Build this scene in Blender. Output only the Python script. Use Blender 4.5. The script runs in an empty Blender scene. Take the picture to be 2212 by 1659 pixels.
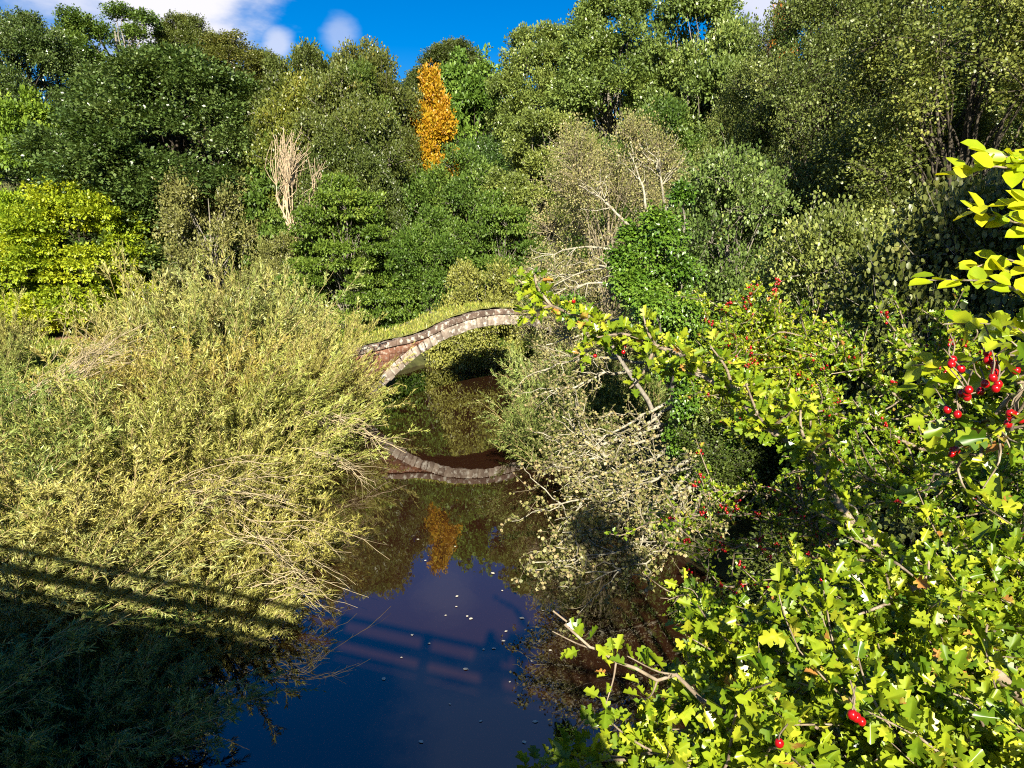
import bpy, math
import numpy as np
from mathutils import Vector, Matrix

# ------------------------------------------------------------------ camera, sky, sun, exposure
sc = bpy.context.scene
COL = sc.collection
CAM_Z = 6.0
PITCH = math.radians(10.0)          # camera looks 10 degrees below the horizon
F_PX = 1671.0                       # focal length in pixels of a 2212 px wide frame
cam_d = bpy.data.cameras.new('camera')
cam = bpy.data.objects.new('camera', cam_d)
COL.objects.link(cam)
cam.location = (0, 0, CAM_Z)
cam.rotation_euler = (math.pi / 2 - PITCH, 0, 0)
cam_d.sensor_width = 36.0
cam_d.lens = 36.0 * F_PX / 2212.0
cam_d.clip_start = 0.05
cam_d.clip_end = 2000.0
sc.camera = cam

SUN_EL = math.radians(28.0)
SUN_DIR = Vector((0.03, -1.0, math.tan(SUN_EL))).normalized()     # towards the sun
world = bpy.data.worlds.new('World')
sc.world = world
world.use_nodes = True
wn, wl = world.node_tree.nodes, world.node_tree.links
wn.clear()
w_out = wn.new('ShaderNodeOutputWorld')
w_bg = wn.new('ShaderNodeBackground')
w_sky = wn.new('ShaderNodeTexSky')
w_sky.sky_type = 'NISHITA'
w_sky.sun_disc = False
w_sky.sun_elevation = SUN_EL
w_sky.sun_rotation = math.atan2(SUN_DIR.x, SUN_DIR.y)
w_sky.altitude = 50
w_sky.air_density = 1.0
w_sky.dust_density = 0.3
w_sky.ozone_density = 4.0
w_hsv = wn.new('ShaderNodeHueSaturation')
w_hsv.inputs['Saturation'].default_value = 1.5
w_hsv.inputs['Hue'].default_value = 0.51
w_hsv.inputs['Value'].default_value = 0.9
wl.new(w_sky.outputs[0], w_hsv.inputs['Color'])
w_geo = wn.new('ShaderNodeTexCoord')


def wmath(op, a, b=None, c=None):
    n = wn.new('ShaderNodeMath')
    n.operation = op
    for i, v in enumerate((a, b, c)):
        if v is None:
            continue
        if isinstance(v, (int, float)):
            n.inputs[i].default_value = v
        else:
            wl.new(v, n.inputs[i])
    return n.outputs[0]


def pix_dir(px, py):
    v = Vector(((px - 1106) / F_PX, (829.5 - py) / F_PX, 0))
    c, s = math.cos(PITCH), math.sin(PITCH)
    return Vector((v.x, c + v.y * s, -s + v.y * c)).normalized()


w_noise = wn.new('ShaderNodeTexNoise')
w_noise.inputs['Scale'].default_value = 7.0
w_noise.inputs['Detail'].default_value = 6.0
w_noise.inputs['Roughness'].default_value = 0.55
w_map = wn.new('ShaderNodeMapping')
w_map.inputs['Scale'].default_value = (1.0, 1.0, 2.2)
wl.new(w_geo.outputs['Generated'], w_map.inputs['Vector'])
wl.new(w_map.outputs[0], w_noise.inputs['Vector'])
mask = None
# white clouds: direction, angular radius, strength (the high ones are seen mirrored in the water)
for d, r, k in ((pix_dir(330, -40), 0.13, 1.0), (pix_dir(150, -30), 0.09, 0.75), (pix_dir(600, 95), 0.022, 0.6),
                (pix_dir(735, 85), 0.025, 0.35), (pix_dir(1650, 10), 0.05, 0.8), (pix_dir(100, 60), 0.05, 0.25),
                (Vector((-0.075, .90, .43)).normalized(), 0.045, 0.10),
                (Vector((-0.05, .80, .56)).normalized(), 0.13, 0.09), (Vector((-0.10, .83, .50)).normalized(), 0.05, 0.06),
                (Vector((0.12, .8, .62)).normalized(), 0.12, 0.08), (Vector((-0.6, -.5, .6)).normalized(), 0.3, 0.8)):
    dn = wn.new('ShaderNodeVectorMath')
    dn.operation = 'DISTANCE'
    wl.new(w_geo.outputs['Generated'], dn.inputs[0])
    dn.inputs[1].default_value = d
    t = wmath('SUBTRACT', 1.0, wmath('DIVIDE', dn.outputs['Value'], r))
    t = wmath('ADD', t, wmath('MULTIPLY', wmath('SUBTRACT', w_noise.outputs['Fac'], 0.5), 2.4))
    mr = wn.new('ShaderNodeMapRange')
    mr.interpolation_type = 'SMOOTHSTEP'
    mr.inputs['From Min'].default_value = -0.1
    mr.inputs['From Max'].default_value = 0.75
    mr.inputs['To Max'].default_value = k
    wl.new(t, mr.inputs['Value'])
    mask = mr.outputs[0] if mask is None else wmath('MAXIMUM', mask, mr.outputs[0])
w_mix = wn.new('ShaderNodeMix')
w_mix.data_type = 'RGBA'
wl.new(mask, w_mix.inputs['Factor'])
wl.new(w_hsv.outputs[0], w_mix.inputs['A'])
w_mix.inputs['B'].default_value = (7.0, 6.9, 7.4, 1)
wl.new(w_mix.outputs['Result'], w_bg.inputs['Color'])
w_bg.inputs['Strength'].default_value = 0.05
wl.new(w_bg.outputs[0], w_out.inputs['Surface'])

sun_d = bpy.data.lights.new('sun', 'SUN')
sun_d.energy = 5.0
sun_d.angle = math.radians(0.53)
sun_d.color = (1.0, 0.92, 0.77)
sun = bpy.data.objects.new('sun', sun_d)
sun.rotation_euler = (-SUN_DIR).to_track_quat('-Z', 'Y').to_euler()
sun.location = (0, -20, 30)
COL.objects.link(sun)

sc.view_settings.view_transform = 'Standard'
sc.view_settings.look = 'None'
sc.view_settings.exposure = 1.5
sc.view_settings.gamma = 1.0
sc.render.engine = 'CYCLES'
cy = sc.cycles
cy.max_bounces = 5
cy.diffuse_bounces = 3
cy.glossy_bounces = 3
cy.transmission_bounces = 3
cy.transparent_max_bounces = 4
cy.filter_width = 1.1
cy.use_denoising = False
cy.caustics_reflective = False
cy.caustics_refractive = False

RNG = np.random.default_rng(7)

# ------------------------------------------------------------------ helpers


def tag(o, label=None, cat=None, group=None, kind=None):
    if label:
        o['label'] = label
    if cat:
        o['category'] = cat
    if group:
        o['group'] = group
    if kind:
        o['kind'] = kind
    return o


def thing(name, label, cat, loc=(0, 0, 0), rz=0.0, group=None):
    o = bpy.data.objects.new(name, None)
    COL.objects.link(o)
    o.location = loc
    o.rotation_euler = (0, 0, rz)
    o.empty_display_size = 0.2
    return tag(o, label, cat, group)


def mesh(name, V, F, mat, tint=None, smooth=False):
    """V (n,3), F (m,k) of one arity, or a list of such F arrays; tint = one value per face"""
    Fs = F if isinstance(F, list) else [F]
    me = bpy.data.meshes.new(name)
    V = np.asarray(V, dtype=np.float32)
    me.vertices.add(len(V))
    me.vertices.foreach_set('co', V.ravel())
    idx = np.concatenate([np.asarray(f, dtype=np.int32).ravel() for f in Fs])
    tot = np.concatenate([np.full(len(f), np.asarray(f).shape[1], dtype=np.int32) for f in Fs])
    st = np.concatenate(([0], np.cumsum(tot)[:-1])).astype(np.int32)
    me.loops.add(len(idx))
    me.loops.foreach_set('vertex_index', idx)
    me.polygons.add(len(tot))
    me.polygons.foreach_set('loop_start', st)
    if smooth:
        me.polygons.foreach_set('use_smooth', np.ones(len(tot), dtype=bool))
    if tint is not None:
        a = me.attributes.new('tint', 'FLOAT', 'FACE')
        a.data.foreach_set('value', np.asarray(tint, dtype=np.float32))
    me.update(calc_edges=True)
    me.validate()
    if mat:
        me.materials.append(mat)
    return me


def put(name, me, parent=None, loc=None):
    o = bpy.data.objects.new(name, me)
    COL.objects.link(o)
    if parent:
        o.parent = parent
    if loc is not None:
        o.location = loc
    return o


def copy_tree(o, parent=None):
    c = o.copy()
    COL.objects.link(c)
    c.parent = parent
    for ch in [x for x in o.children]:
        copy_tree(ch, c)
    return c


def nrm(v):
    return v / np.maximum(np.linalg.norm(v, axis=-1, keepdims=True), 1e-9)


def pt(px, py, depth):
    """world point seen at pixel (2212 frame) at a distance along +Y"""
    d = pix_dir(px, py)
    return np.array((d.x / d.y * depth, depth, CAM_Z + d.z / d.y * depth))


# ---- materials


def new_mat(name):
    m = bpy.data.materials.new(name)
    m.use_nodes = True
    n, l = m.node_tree.nodes, m.node_tree.links
    n.clear()
    return m, n, l


def leaf_mat(name, stops, trans=0.3, rough=0.45, spec=0.35, mottle=0.0):
    m, n, l = new_mat(name)
    out = n.new('ShaderNodeOutputMaterial')
    at = n.new('ShaderNodeAttribute')
    at.attribute_name = 'tint'
    oi = n.new('ShaderNodeObjectInfo')
    cr = n.new('ShaderNodeValToRGB')
    els = cr.color_ramp.elements
    while len(els) < len(stops):
        els.new(0.5)
    for e, (p, c) in zip(els, stops):
        e.position = p
        e.color = (*c, 1)
    l.new(at.outputs['Fac'], cr.inputs[0])
    mu = n.new('ShaderNodeMix')
    mu.data_type = 'RGBA'
    mu.blend_type = 'MULTIPLY'
    mu.inputs['Factor'].default_value = 1.0
    l.new(cr.outputs[0], mu.inputs['A'])
    l.new(oi.outputs['Color'], mu.inputs['B'])
    pb = n.new('ShaderNodeBsdfPrincipled')
    pb.inputs['Roughness'].default_value = rough
    pb.inputs['Specular IOR Level'].default_value = spec
    l.new(mu.outputs['Result'], pb.inputs['Base Color'])
    if mottle > 0:                       # blotches and browning within a leaf
        tco = n.new('ShaderNodeTexCoord')
        nz = n.new('ShaderNodeTexNoise')
        nz.inputs['Scale'].default_value = 70
        nz.inputs['Detail'].default_value = 3
        l.new(tco.outputs['Object'], nz.inputs['Vector'])
        sm = n.new('ShaderNodeMath')
        sm.operation = 'MULTIPLY_ADD'
        l.new(nz.outputs['Fac'], sm.inputs[0])
        sm.inputs[1].default_value = mottle
        sm.inputs[2].default_value = -mottle * .5
        ad = n.new('ShaderNodeMath')
        l.new(sm.outputs[0], ad.inputs[0])
        l.new(at.outputs['Fac'], ad.inputs[1])
        l.new(ad.outputs[0], cr.inputs[0])
    tr = n.new('ShaderNodeBsdfTranslucent')
    tc = n.new('ShaderNodeMix')
    tc.data_type = 'RGBA'
    tc.blend_type = 'MULTIPLY'
    tc.inputs['Factor'].default_value = 1.0
    tc.inputs['B'].default_value = (1.25, 1.15, 0.5, 1)
    l.new(mu.outputs['Result'], tc.inputs['A'])
    l.new(tc.outputs['Result'], tr.inputs['Color'])
    mx = n.new('ShaderNodeMixShader')
    mx.inputs[0].default_value = trans
    l.new(pb.outputs[0], mx.inputs[1])
    l.new(tr.outputs[0], mx.inputs[2])
    l.new(mx.outputs[0], out.inputs['Surface'])
    return m


def noise_mat(name, stops, scale=4.0, detail=6.0, rough=0.9, bump=0.3, dist=0.02, coord='Object', stretch=None, spec=0.2, rgh=0.6):
    m, n, l = new_mat(name)
    out = n.new('ShaderNodeOutputMaterial')
    tc = n.new('ShaderNodeTexCoord')
    no = n.new('ShaderNodeTexNoise')
    no.inputs['Scale'].default_value = scale
    no.inputs['Detail'].default_value = detail
    no.inputs['Roughness'].default_value = rgh
    src = tc.outputs[coord]
    if stretch:
        mp = n.new('ShaderNodeMapping')
        mp.inputs['Scale'].default_value = stretch
        l.new(src, mp.inputs['Vector'])
        src = mp.outputs[0]
    l.new(src, no.inputs['Vector'])
    cr = n.new('ShaderNodeValToRGB')
    els = cr.color_ramp.elements
    while len(els) < len(stops):
        els.new(0.5)
    for e, (p, c) in zip(els, stops):
        e.position = p
        e.color = (*c, 1)
    l.new(no.outputs['Fac'], cr.inputs[0])
    pb = n.new('ShaderNodeBsdfPrincipled')
    pb.inputs['Roughness'].default_value = rough
    pb.inputs['Specular IOR Level'].default_value = spec
    l.new(cr.outputs[0], pb.inputs['Base Color'])
    bp = n.new('ShaderNodeBump')
    bp.inputs['Strength'].default_value = bump
    bp.inputs['Distance'].default_value = dist
    l.new(no.outputs['Fac'], bp.inputs['Height'])
    l.new(bp.outputs[0], pb.inputs['Normal'])
    l.new(pb.outputs[0], out.inputs['Surface'])
    return m


def plain(name, c, rough=0.5, spec=0.4):
    m, n, l = new_mat(name)
    out = n.new('ShaderNodeOutputMaterial')
    pb = n.new('ShaderNodeBsdfPrincipled')
    pb.inputs['Base Color'].default_value = (*c, 1)
    pb.inputs['Roughness'].default_value = rough
    pb.inputs['Specular IOR Level'].default_value = spec
    l.new(pb.outputs[0], out.inputs['Surface'])
    return m


G = {}
G['dark'] = leaf_mat('dark_leaf', [(0.0, (.030, .058, .012)), (0.5, (.070, .112, .024)), (0.82, (.125, .170, .045)), (1, (.23, .27, .10))], trans=.2, rough=.35, spec=.6)
G['olive'] = leaf_mat('olive_leaf', [(0.0, (.050, .068, .014)), (0.55, (.105, .130, .026)), (0.85, (.165, .180, .04)), (1, (.32, .22, .03))], trans=.25, rough=.4, spec=.5)
G['fresh'] = leaf_mat('fresh_leaf', [(0.0, (.045, .088, .014)), (0.5, (.110, .170, .026)), (0.82, (.185, .25, .045)), (1, (.29, .33, .06))], trans=.28)
G['pale'] = leaf_mat('pale_leaf', [(0.0, (.075, .105, .024)), (0.5, (.155, .195, .045)), (0.85, (.25, .28, .07)), (1, (.35, .34, .09))], trans=.25, rough=.38, spec=.5)
G['yellow'] = leaf_mat('yellow_leaf', [(0.0, (.07, .14, .010)), (0.3, (.20, .28, .014)), (0.75, (.37, .42, .020)), (1, (.50, .48, .03))], trans=.3)
G['orange'] = leaf_mat('orange_leaf', [(0.0, (.22, .22, .014)), (0.3, (.40, .30, .014)), (0.7, (.44, .23, .014)), (1, (.36, .14, .015))])
G['sallow'] = leaf_mat('sallow_leaf', [(0.0, (.11, .12, .035)), (0.5, (.21, .215, .06)), (0.85, (.30, .29, .09)), (1, (.36, .31, .10))], trans=.2)
G['willow'] = leaf_mat('willow_leaf', [(0.0, (.13, .135, .03)), (0.25, (.29, .285, .075)), (0.55, (.42, .41, .12)), (0.85, (.50, .52, .22)), (1, (.58, .46, .08))], trans=.22, rough=.42)
G['silver'] = leaf_mat('silver_leaf', [(0.0, (.10, .14, .035)), (0.5, (.22, .27, .075)), (0.85, (.38, .42, .14)), (1, (.47, .49, .19))], trans=.22, rough=.38)
G['hawthorn'] = leaf_mat('hawthorn_leaf', [(0.0, (.045, .11, .006)), (0.3, (.13, .21, .010)), (0.6, (.26, .33, .014)), (0.88, (.42, .44, .03)), (0.96, (.50, .44, .07)), (1, (.42, .20, .05))], trans=.32, rough=.34, spec=.5, mottle=.5)
G['alder'] = leaf_mat('alder_leaf', [(0.0, (.045, .068, .016)), (0.5, (.11, .14, .03)), (0.8, (.20, .23, .06)), (1, (.34, .33, .09))], trans=.22, rough=.42, spec=.45)
G['ivy'] = leaf_mat('ivy_leaf', [(0.0, (.025, .065, .006)), (0.4, (.065, .135, .011)), (0.8, (.13, .22, .020)), (1, (.27, .34, .06))], trans=.12, rough=.36, spec=.45)
G['lime'] = leaf_mat('lime_leaf', [(0.0, (.22, .32, .008)), (0.5, (.40, .47, .010)), (1, (.55, .54, .02))], trans=.4, rough=.35, spec=.5, mottle=.4)
G['lichen'] = leaf_mat('lichen_leaf', [(0.0, (.09, .10, .025)), (0.4, (.19, .19, .055)), (0.75, (.30, .27, .11)), (1, (.36, .27, .14))], trans=.2)
G['grass'] = leaf_mat('grass_blade', [(0.0, (.11, .16, .02)), (0.5, (.22, .27, .035)), (1, (.40, .36, .08))], trans=.2)
M = {}
M['bark'] = noise_mat('dark_bark', [(0.3, (.035, .028, .02)), (0.7, (.10, .085, .06))], scale=9, bump=.5)
M['pale_bark'] = noise_mat('lichen_bark', [(0.3, (.12, .10, .07)), (0.52, (.30, .28, .20)), (0.75, (.48, .45, .34))], scale=14, bump=.5)
M['twig_bark'] = noise_mat('twig_bark', [(0.3, (.12, .095, .055)), (0.7, (.30, .26, .17))], scale=8, bump=.3)
M['grey_bark'] = noise_mat('grey_bark', [(0.3, (.10, .09, .07)), (0.7, (.28, .25, .20))], scale=11, bump=.5)
M['dead_wood'] = noise_mat('dead_wood', [(0.3, (.30, .22, .13)), (0.7, (.55, .44, .29))], scale=8, bump=.3)
M['willow_stem'] = noise_mat('willow_stem', [(0.3, (.20, .15, .06)), (0.7, (.46, .37, .17))], scale=6, bump=.2)
M['straw_stem'] = noise_mat('straw_stem', [(0.3, (.22, .17, .09)), (0.7, (.44, .37, .23))], scale=6, bump=.2)
M['haw_bark'] = noise_mat('hawthorn_bark', [(0.3, (.10, .075, .05)), (0.55, (.24, .19, .13)), (0.72, (.38, .33, .25))], scale=55, bump=.6, dist=.004)
M['berry'] = plain('red_berry', (.30, .004, .006), .2, .6)

# ---- geometry generators (numpy)


def tubes(P, R, sides=5):
    """P (N,K,3) polylines, R (N,K) radii -> verts, quads"""
    P = np.asarray(P, float)
    R = np.asarray(R, float)
    N, K, _ = P.shape
    T = np.empty_like(P)
    T[:, 1:-1] = P[:, 2:] - P[:, :-2]
    T[:, 0] = P[:, 1] - P[:, 0]
    T[:, -1] = P[:, -1] - P[:, -2]
    T = nrm(T)
    main = nrm(P[:, -1] - P[:, 0])
    ref = np.where(np.abs(main[:, 2:3]) > 0.8, np.array([[1.0, 0.1, 0]]), np.array([[0, 0, 1.0]]))[:, None, :]
    A = nrm(np.cross(T, np.broadcast_to(ref, T.shape)))
    B = np.cross(T, A)
    th = np.arange(sides) / sides * 2 * math.pi
    V = P[:, :, None, :] + R[:, :, None, None] * (np.cos(th)[:, None] * A[:, :, None, :] + np.sin(th)[:, None] * B[:, :, None, :])
    i = np.arange(N)[:, None, None] * K * sides
    k = np.arange(K - 1)[None, :, None] * sides
    s = np.arange(sides)[None, None, :]
    s2 = (s + 1) % sides
    Fq = np.stack([i + k + s, i + k + s2, i + k + sides + s2, i + k + sides + s], axis=-1).reshape(-1, 4)
    return V.reshape(-1, 3), Fq


def smooth_line(pts, n):
    """Catmull-Rom resample of a polyline"""
    p = np.asarray(pts, float)
    p = np.vstack([2 * p[0] - p[1], p, 2 * p[-1] - p[-2]])
    t = np.linspace(0, len(p) - 3 - 1e-6, n)
    i = t.astype(int)
    u = (t - i)[:, None]
    a, b, c, d = p[i], p[i + 1], p[i + 2], p[i + 3]
    return 0.5 * (2 * b + (c - a) * u + (2 * a - 5 * b + 4 * c - d) * u * u + (3 * b - a - 3 * c + d) * u ** 3)


TPL = {
    'diamond': (np.array([(0, 0, 0), (.36, .45, .10), (0, 1, -.05), (-.36, .45, .10)]), np.array([[0, 1, 2, 3]])),
    'round': (np.array([(0, 0, 0), (.38, .22, .06), (.46, .62, .08), (0, .98, -.08), (-.46, .62, .08), (-.38, .22, .06)]),
              np.array([[0, 1, 2, 3], [0, 3, 4, 5]])),
    'lance': (np.array([(0, 0, 0), (.085, .42, .02), (0, 1, -.14), (-.085, .42, .02)]), np.array([[0, 1, 2, 3]])),
    'ivy': (np.array([(0, 0, 0), (.5, .15, .06), (.3, .5, .05), (0, 1, -.1), (-.3, .5, .05), (-.5, .15, .06)]),
            np.array([[0, 1, 2, 3], [0, 3, 4, 5]])),
    'lobed': (np.array([(0, 0, 0), (.04, .22, .01), (.25, .22, .12), (.33, .34, .16), (.14, .45, .05), (.30, .52, .13), (.35, .64, .16), (.16, .72, .05), (.17, .90, .05), (0, 1, -.12),
                        (-.17, .90, .05), (-.16, .72, .05), (-.35, .64, .16), (-.30, .52, .13), (-.14, .45, .05), (-.33, .34, .16), (-.25, .22, .12), (-.04, .22, .01)]),
              np.array([[0, 1, 2, 3, 4, 5, 6, 7, 8, 9], [0, 9, 10, 11, 12, 13, 14, 15, 16, 17]])),
    'oval': (np.array([(0, 0, 0), (.22, .18, .05), (.33, .5, .08), (.20, .82, .03), (0, 1, -.08), (-.20, .82, .03), (-.33, .5, .08), (-.22, .18, .05)]),
             np.array([[0, 1, 2, 3, 4], [0, 4, 5, 6, 7]])),
}


def leaves(kind, pos, axis, normal, size, tint):
    T, F = TPL[kind]
    ax = nrm(axis)
    x = nrm(np.cross(ax, normal))
    z = np.cross(x, ax)
    size = np.broadcast_to(np.asarray(size, float), (len(pos),))
    V = pos[:, None, :] + size[:, None, None] * (T[None, :, 0:1] * x[:, None, :] + T[None, :, 1:2] * ax[:, None, :] + T[None, :, 2:3] * z[:, None, :])
    m = len(T)
    FF = (np.arange(len(pos))[:, None, None] * m + F[None]).reshape(-1, F.shape[1])
    return V.reshape(-1, 3), FF, np.repeat(np.clip(tint, 0, 1), len(F))


def rand_dir(rng, n):
    return nrm(rng.normal(size=(n, 3)))


def spray(rng, C, BR, nt, nl, leaf, size, twig=0.5, droop=0.0, upbias=0.5, layered=0.0, centre=None, sun=0.35, tb=None):
    """leafy twigs on ellipsoidal boughs: C (nb,3) centres, BR (nb,3) radii"""
    nb = len(C)
    d = rand_dir(rng, nb * nt).reshape(nb, nt, 3)
    outw = nrm(C - (centre if centre is not None else C.mean(0) - np.array([0, 0, .3])))[:, None, :]
    d = nrm(d + outw * 0.55 + np.array([0, 0, upbias * .5]))
    rad = rng.uniform(0.35, 1.0, (nb, nt, 1)) ** 0.6 * np.where(rng.uniform(size=(nb, nt, 1)) > .9, 1.28, 1.0)
    tp = C[:, None, :] + d * BR[:, None, :] * rad
    if layered > 0:
        lev = np.round(tp[..., 2] / layered) * layered
        tp[..., 2] = tp[..., 2] * .3 + lev * .7
    td = nrm(d * .8 + outw * .4 + rng.normal(scale=.35, size=d.shape) + np.array([0, 0, -droop]))
    if layered > 0:
        td[..., 2] *= .35
        td = nrm(td)
    t = rng.uniform(0, 1, (nb, nt, nl, 1))
    side = nrm(rng.normal(size=(nb, nt, nl, 3)))
    p = tp[:, :, None, :] + td[:, :, None, :] * (t - .4) * twig + side * twig * .22
    ax = nrm(td[:, :, None, :] * .7 + side * .8 + np.array([0, 0, -droop * .6]))
    nr = nrm(rng.normal(scale=.55, size=p.shape) + np.array([0, 0, 0.75]) + d[:, :, None, :] * .35 + np.array(SUN_DIR) * sun)
    sz = size * rng.uniform(.65, 1.25, p.shape[:3])
    bt = (rng.uniform(0, 1, (nb, 1, 1)) if tb is None else np.asarray(tb)[:, None, None])
    tint = .38 * bt + .30 * rng.uniform(0, 1, (nb, nt, 1)) + .34 * rng.uniform(0, 1, (nb, nt, nl))
    return leaves(leaf, p.reshape(-1, 3), ax.reshape(-1, 3), nr.reshape(-1, 3), sz.ravel(), tint.ravel()), tp, td


def limbs_to(rng, base, top, C, r0, K=7, wob=.06, trunk_bend=.05):
    """trunk from base to top plus a curved limb to every bough centre"""
    h = np.linalg.norm(top - base)
    tt = np.linspace(0, 1, 10)[:, None]
    tr = base + (top - base) * tt + np.concatenate([np.cumsum(rng.normal(scale=trunk_bend * h / 10, size=(10, 2)), 0) * tt, np.zeros((10, 1))], 1)
    tv, tf = tubes(tr[None], (r0 * (1 - .8 * tt[:, 0]))[None], 9)
    n = len(C)
    f = np.clip((C[:, 2] - base[2]) / max(h, .01) * rng.uniform(.35, .75, n), .08, .92)
    i = (f * 9).astype(int)
    S = tr[i]
    u = np.linspace(0, 1, K)[None, :, None]
    mid = S * .5 + C * .5 + np.array([0, 0, .12]) * np.linalg.norm(C - S, axis=1, keepdims=True)
    P = S[:, None] * (1 - u) ** 2 + mid[:, None] * 2 * u * (1 - u) + C[:, None] * u ** 2
    L = np.linalg.norm(C - S, axis=1)[:, None, None]
    P = P + rng.normal(size=P.shape) * wob * L * (u * (1 - u)) * 2
    R = r0 * .42 * (1 - .82 * u[..., 0]) * np.clip(L[..., 0] / L.max(), .35, 1)
    lv, lf = tubes(P, R, 5)
    return np.vstack([tv, lv]), np.vstack([tf, lf + len(tv)]), P


def twigs_to(rng, C, tp, td, twig, r, frac=1.0):
    """thin twigs from bough centres to their sprays"""
    nb, nt, _ = tp.shape
    k = max(1, int(nt * frac))
    u = np.linspace(0, 1, 5)[None, :, None]
    S = np.repeat(C, k, 0)
    E = tp[:, :k].reshape(-1, 3) + td[:, :k].reshape(-1, 3) * twig * .6
    S = S + (E - S) * rng.uniform(0, .3, (len(S), 1))
    Md = (S + E) / 2 + rng.normal(size=S.shape) * .18 * np.linalg.norm(E - S, axis=1, keepdims=True)
    P = S[:, None] * (1 - u) ** 2 + Md[:, None] * 2 * u * (1 - u) + E[:, None] * u ** 2
    R = np.broadcast_to(r * (1 - .7 * u[..., 0]), P.shape[:2])
    return tubes(P, R, 3)


def boughs(rng, nb, rx, h, h0, shape='round', br=.3):
    """bough centres filling the outer part of a crown h0..h, radius rx"""
    out = []
    while len(out) < nb:
        u = rng.uniform(0, 1)
        a = rng.uniform(0, 2 * math.pi)
        if shape == 'cone':
            prof = (1 - u) ** .8 * (.25 + .75 * min(1, u * 6))
        elif shape == 'poplar':
            prof = math.sin(math.pi * (u * .86 + .1)) ** .6
        elif shape == 'bush':
            prof = math.sqrt(max(0, 1 - u ** 2.2))
        else:
            prof = math.sqrt(max(0, 1 - (2 * u - .82) ** 2 / 1.42)) if u > 0 else 0
        if rng.uniform() > prof + .15:
            continue
        r = rx * prof * rng.uniform(.45, .92)
        r *= 1 + .22 * math.sin(3 * a + 5 * u) * rng.uniform()
        out.append((r * math.cos(a), r * math.sin(a), h0 + (h - h0) * (u * .93 + .02)))
    C = np.array(out)
    s = br * rx * rng.uniform(.7, 1.25, nb)
    BR = np.stack([s, s, s * .72], 1)
    return C, BR


PROTO = {}


def make_tree(key, name, seed, rx, h, h0, leaf, size, gmat, bark='bark', nb=44, nt=36, nl=26, shape='round', br=.3, twig=None, droop=.1,
              layered=0.0, trunk_r=.35, twigs=0.0, twig_r=.02, upbias=.5, sun=.35, top_tint=0.0):
    rng = np.random.default_rng(seed)
    C, BR = boughs(rng, nb, rx, h, h0, shape, br)
    twig = twig or rx * .16
    tb = np.clip(rng.uniform(0, 1, nb) * (1 - abs(top_tint)) + top_tint * (C[:, 2] - h0) / (h - h0), 0, 1) if top_tint else None
    (V, Fq, t), tp, td = spray(rng, C, BR, nt, nl, leaf, size, twig, droop, upbias, layered, np.array([0, 0, h0 + (h - h0) * .4]), sun, tb)
    root = thing(name, 'x', 'tree')
    put('crown', mesh('crown', V, Fq, G[gmat], t), root)
    bv, bf, _ = limbs_to(rng, np.array([0, 0, -.5]), np.array([rng.normal() * .04 * rx, rng.normal() * .04 * rx, h * .82]), C, trunk_r)
    if twigs > 0:
        v2, f2 = twigs_to(rng, C, tp, td, twig, twig_r, twigs)
        bf = np.vstack([bf, f2 + len(bv)])
        bv = np.vstack([bv, v2])
    put('trunk', mesh('trunk', bv, bf, M[bark], smooth=True), root)
    PROTO[key] = dict(root=root, rx=rx, h=h, used=False)
    return root


def use(key, name, label, cat, loc, sx, sz, rz, tint=(1, 1, 1), group=None):
    p = PROTO[key]
    o = p['root'] if not p['used'] else copy_tree(p['root'])
    p['used'] = True
    o.name = name
    o.location = loc
    o.scale = (sx, sx, sz)
    o.rotation_euler = (0, 0, rz)
    for k in ('label', 'category', 'group'):
        if k in o:
            del o[k]
    tag(o, label, cat, group)
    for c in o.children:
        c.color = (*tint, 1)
    return o


# ------------------------------------------------------------------ ground, water, path
Y_BR = 32.0                                     # the stone bridge crosses the river here


def river_x(y):
    y = np.asarray(y, float)
    return np.where(y > 35, -.9 + ((np.maximum(y, 35) - 35) / 8.0) ** 2 * 3.0, -.6 - .3 * np.clip(y / 35, 0, 1))


def smoothstep(a, b, x):
    t = np.clip((x - a) / (b - a), 0, 1)
    return t * t * (3 - 2 * t)


def ground_z(x, y):
    x = np.asarray(x, float)
    y = np.asarray(y, float)
    s = x - river_x(y)
    w = 4.5 + 1.5 * smoothstep(15, 21, y) * smoothstep(33, 29, y) * (s < 0) - 2.3 * smoothstep(13, 20, y) * smoothstep(30, 25, y) * (s > 0) + .3 * np.sin(y * .7)
    d = np.abs(s) - w
    left = .25 + np.clip(d, 0, 9) * .09
    right = .25 + np.clip(d, 0, 6) * .42
    bank = np.where(s < 0, left, right)
    z = -1.3 + (bank + 1.3) * smoothstep(-.9, .5, d)
    hill = smoothstep(42, 100, y) * 19 * smoothstep(-2, 3, d + 2)
    z = z + hill + np.clip(x - 14, 0, 40) * .12 * (s > 0)
    return z + .12 * np.sin(x * 1.7 + y) * np.sin(y * 1.3 - x * .6) * smoothstep(0, 1, d)


def axis(lo, hi, fine, step, far):
    a = np.arange(fine[0], fine[1] + 1e-6, step)
    lo_ = fine[0] - np.geomspace(step, fine[0] - lo, far)[::-1]
    hi_ = fine[1] + np.geomspace(step, hi - fine[1], far)
    return np.concatenate([lo_, a, hi_])


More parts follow.
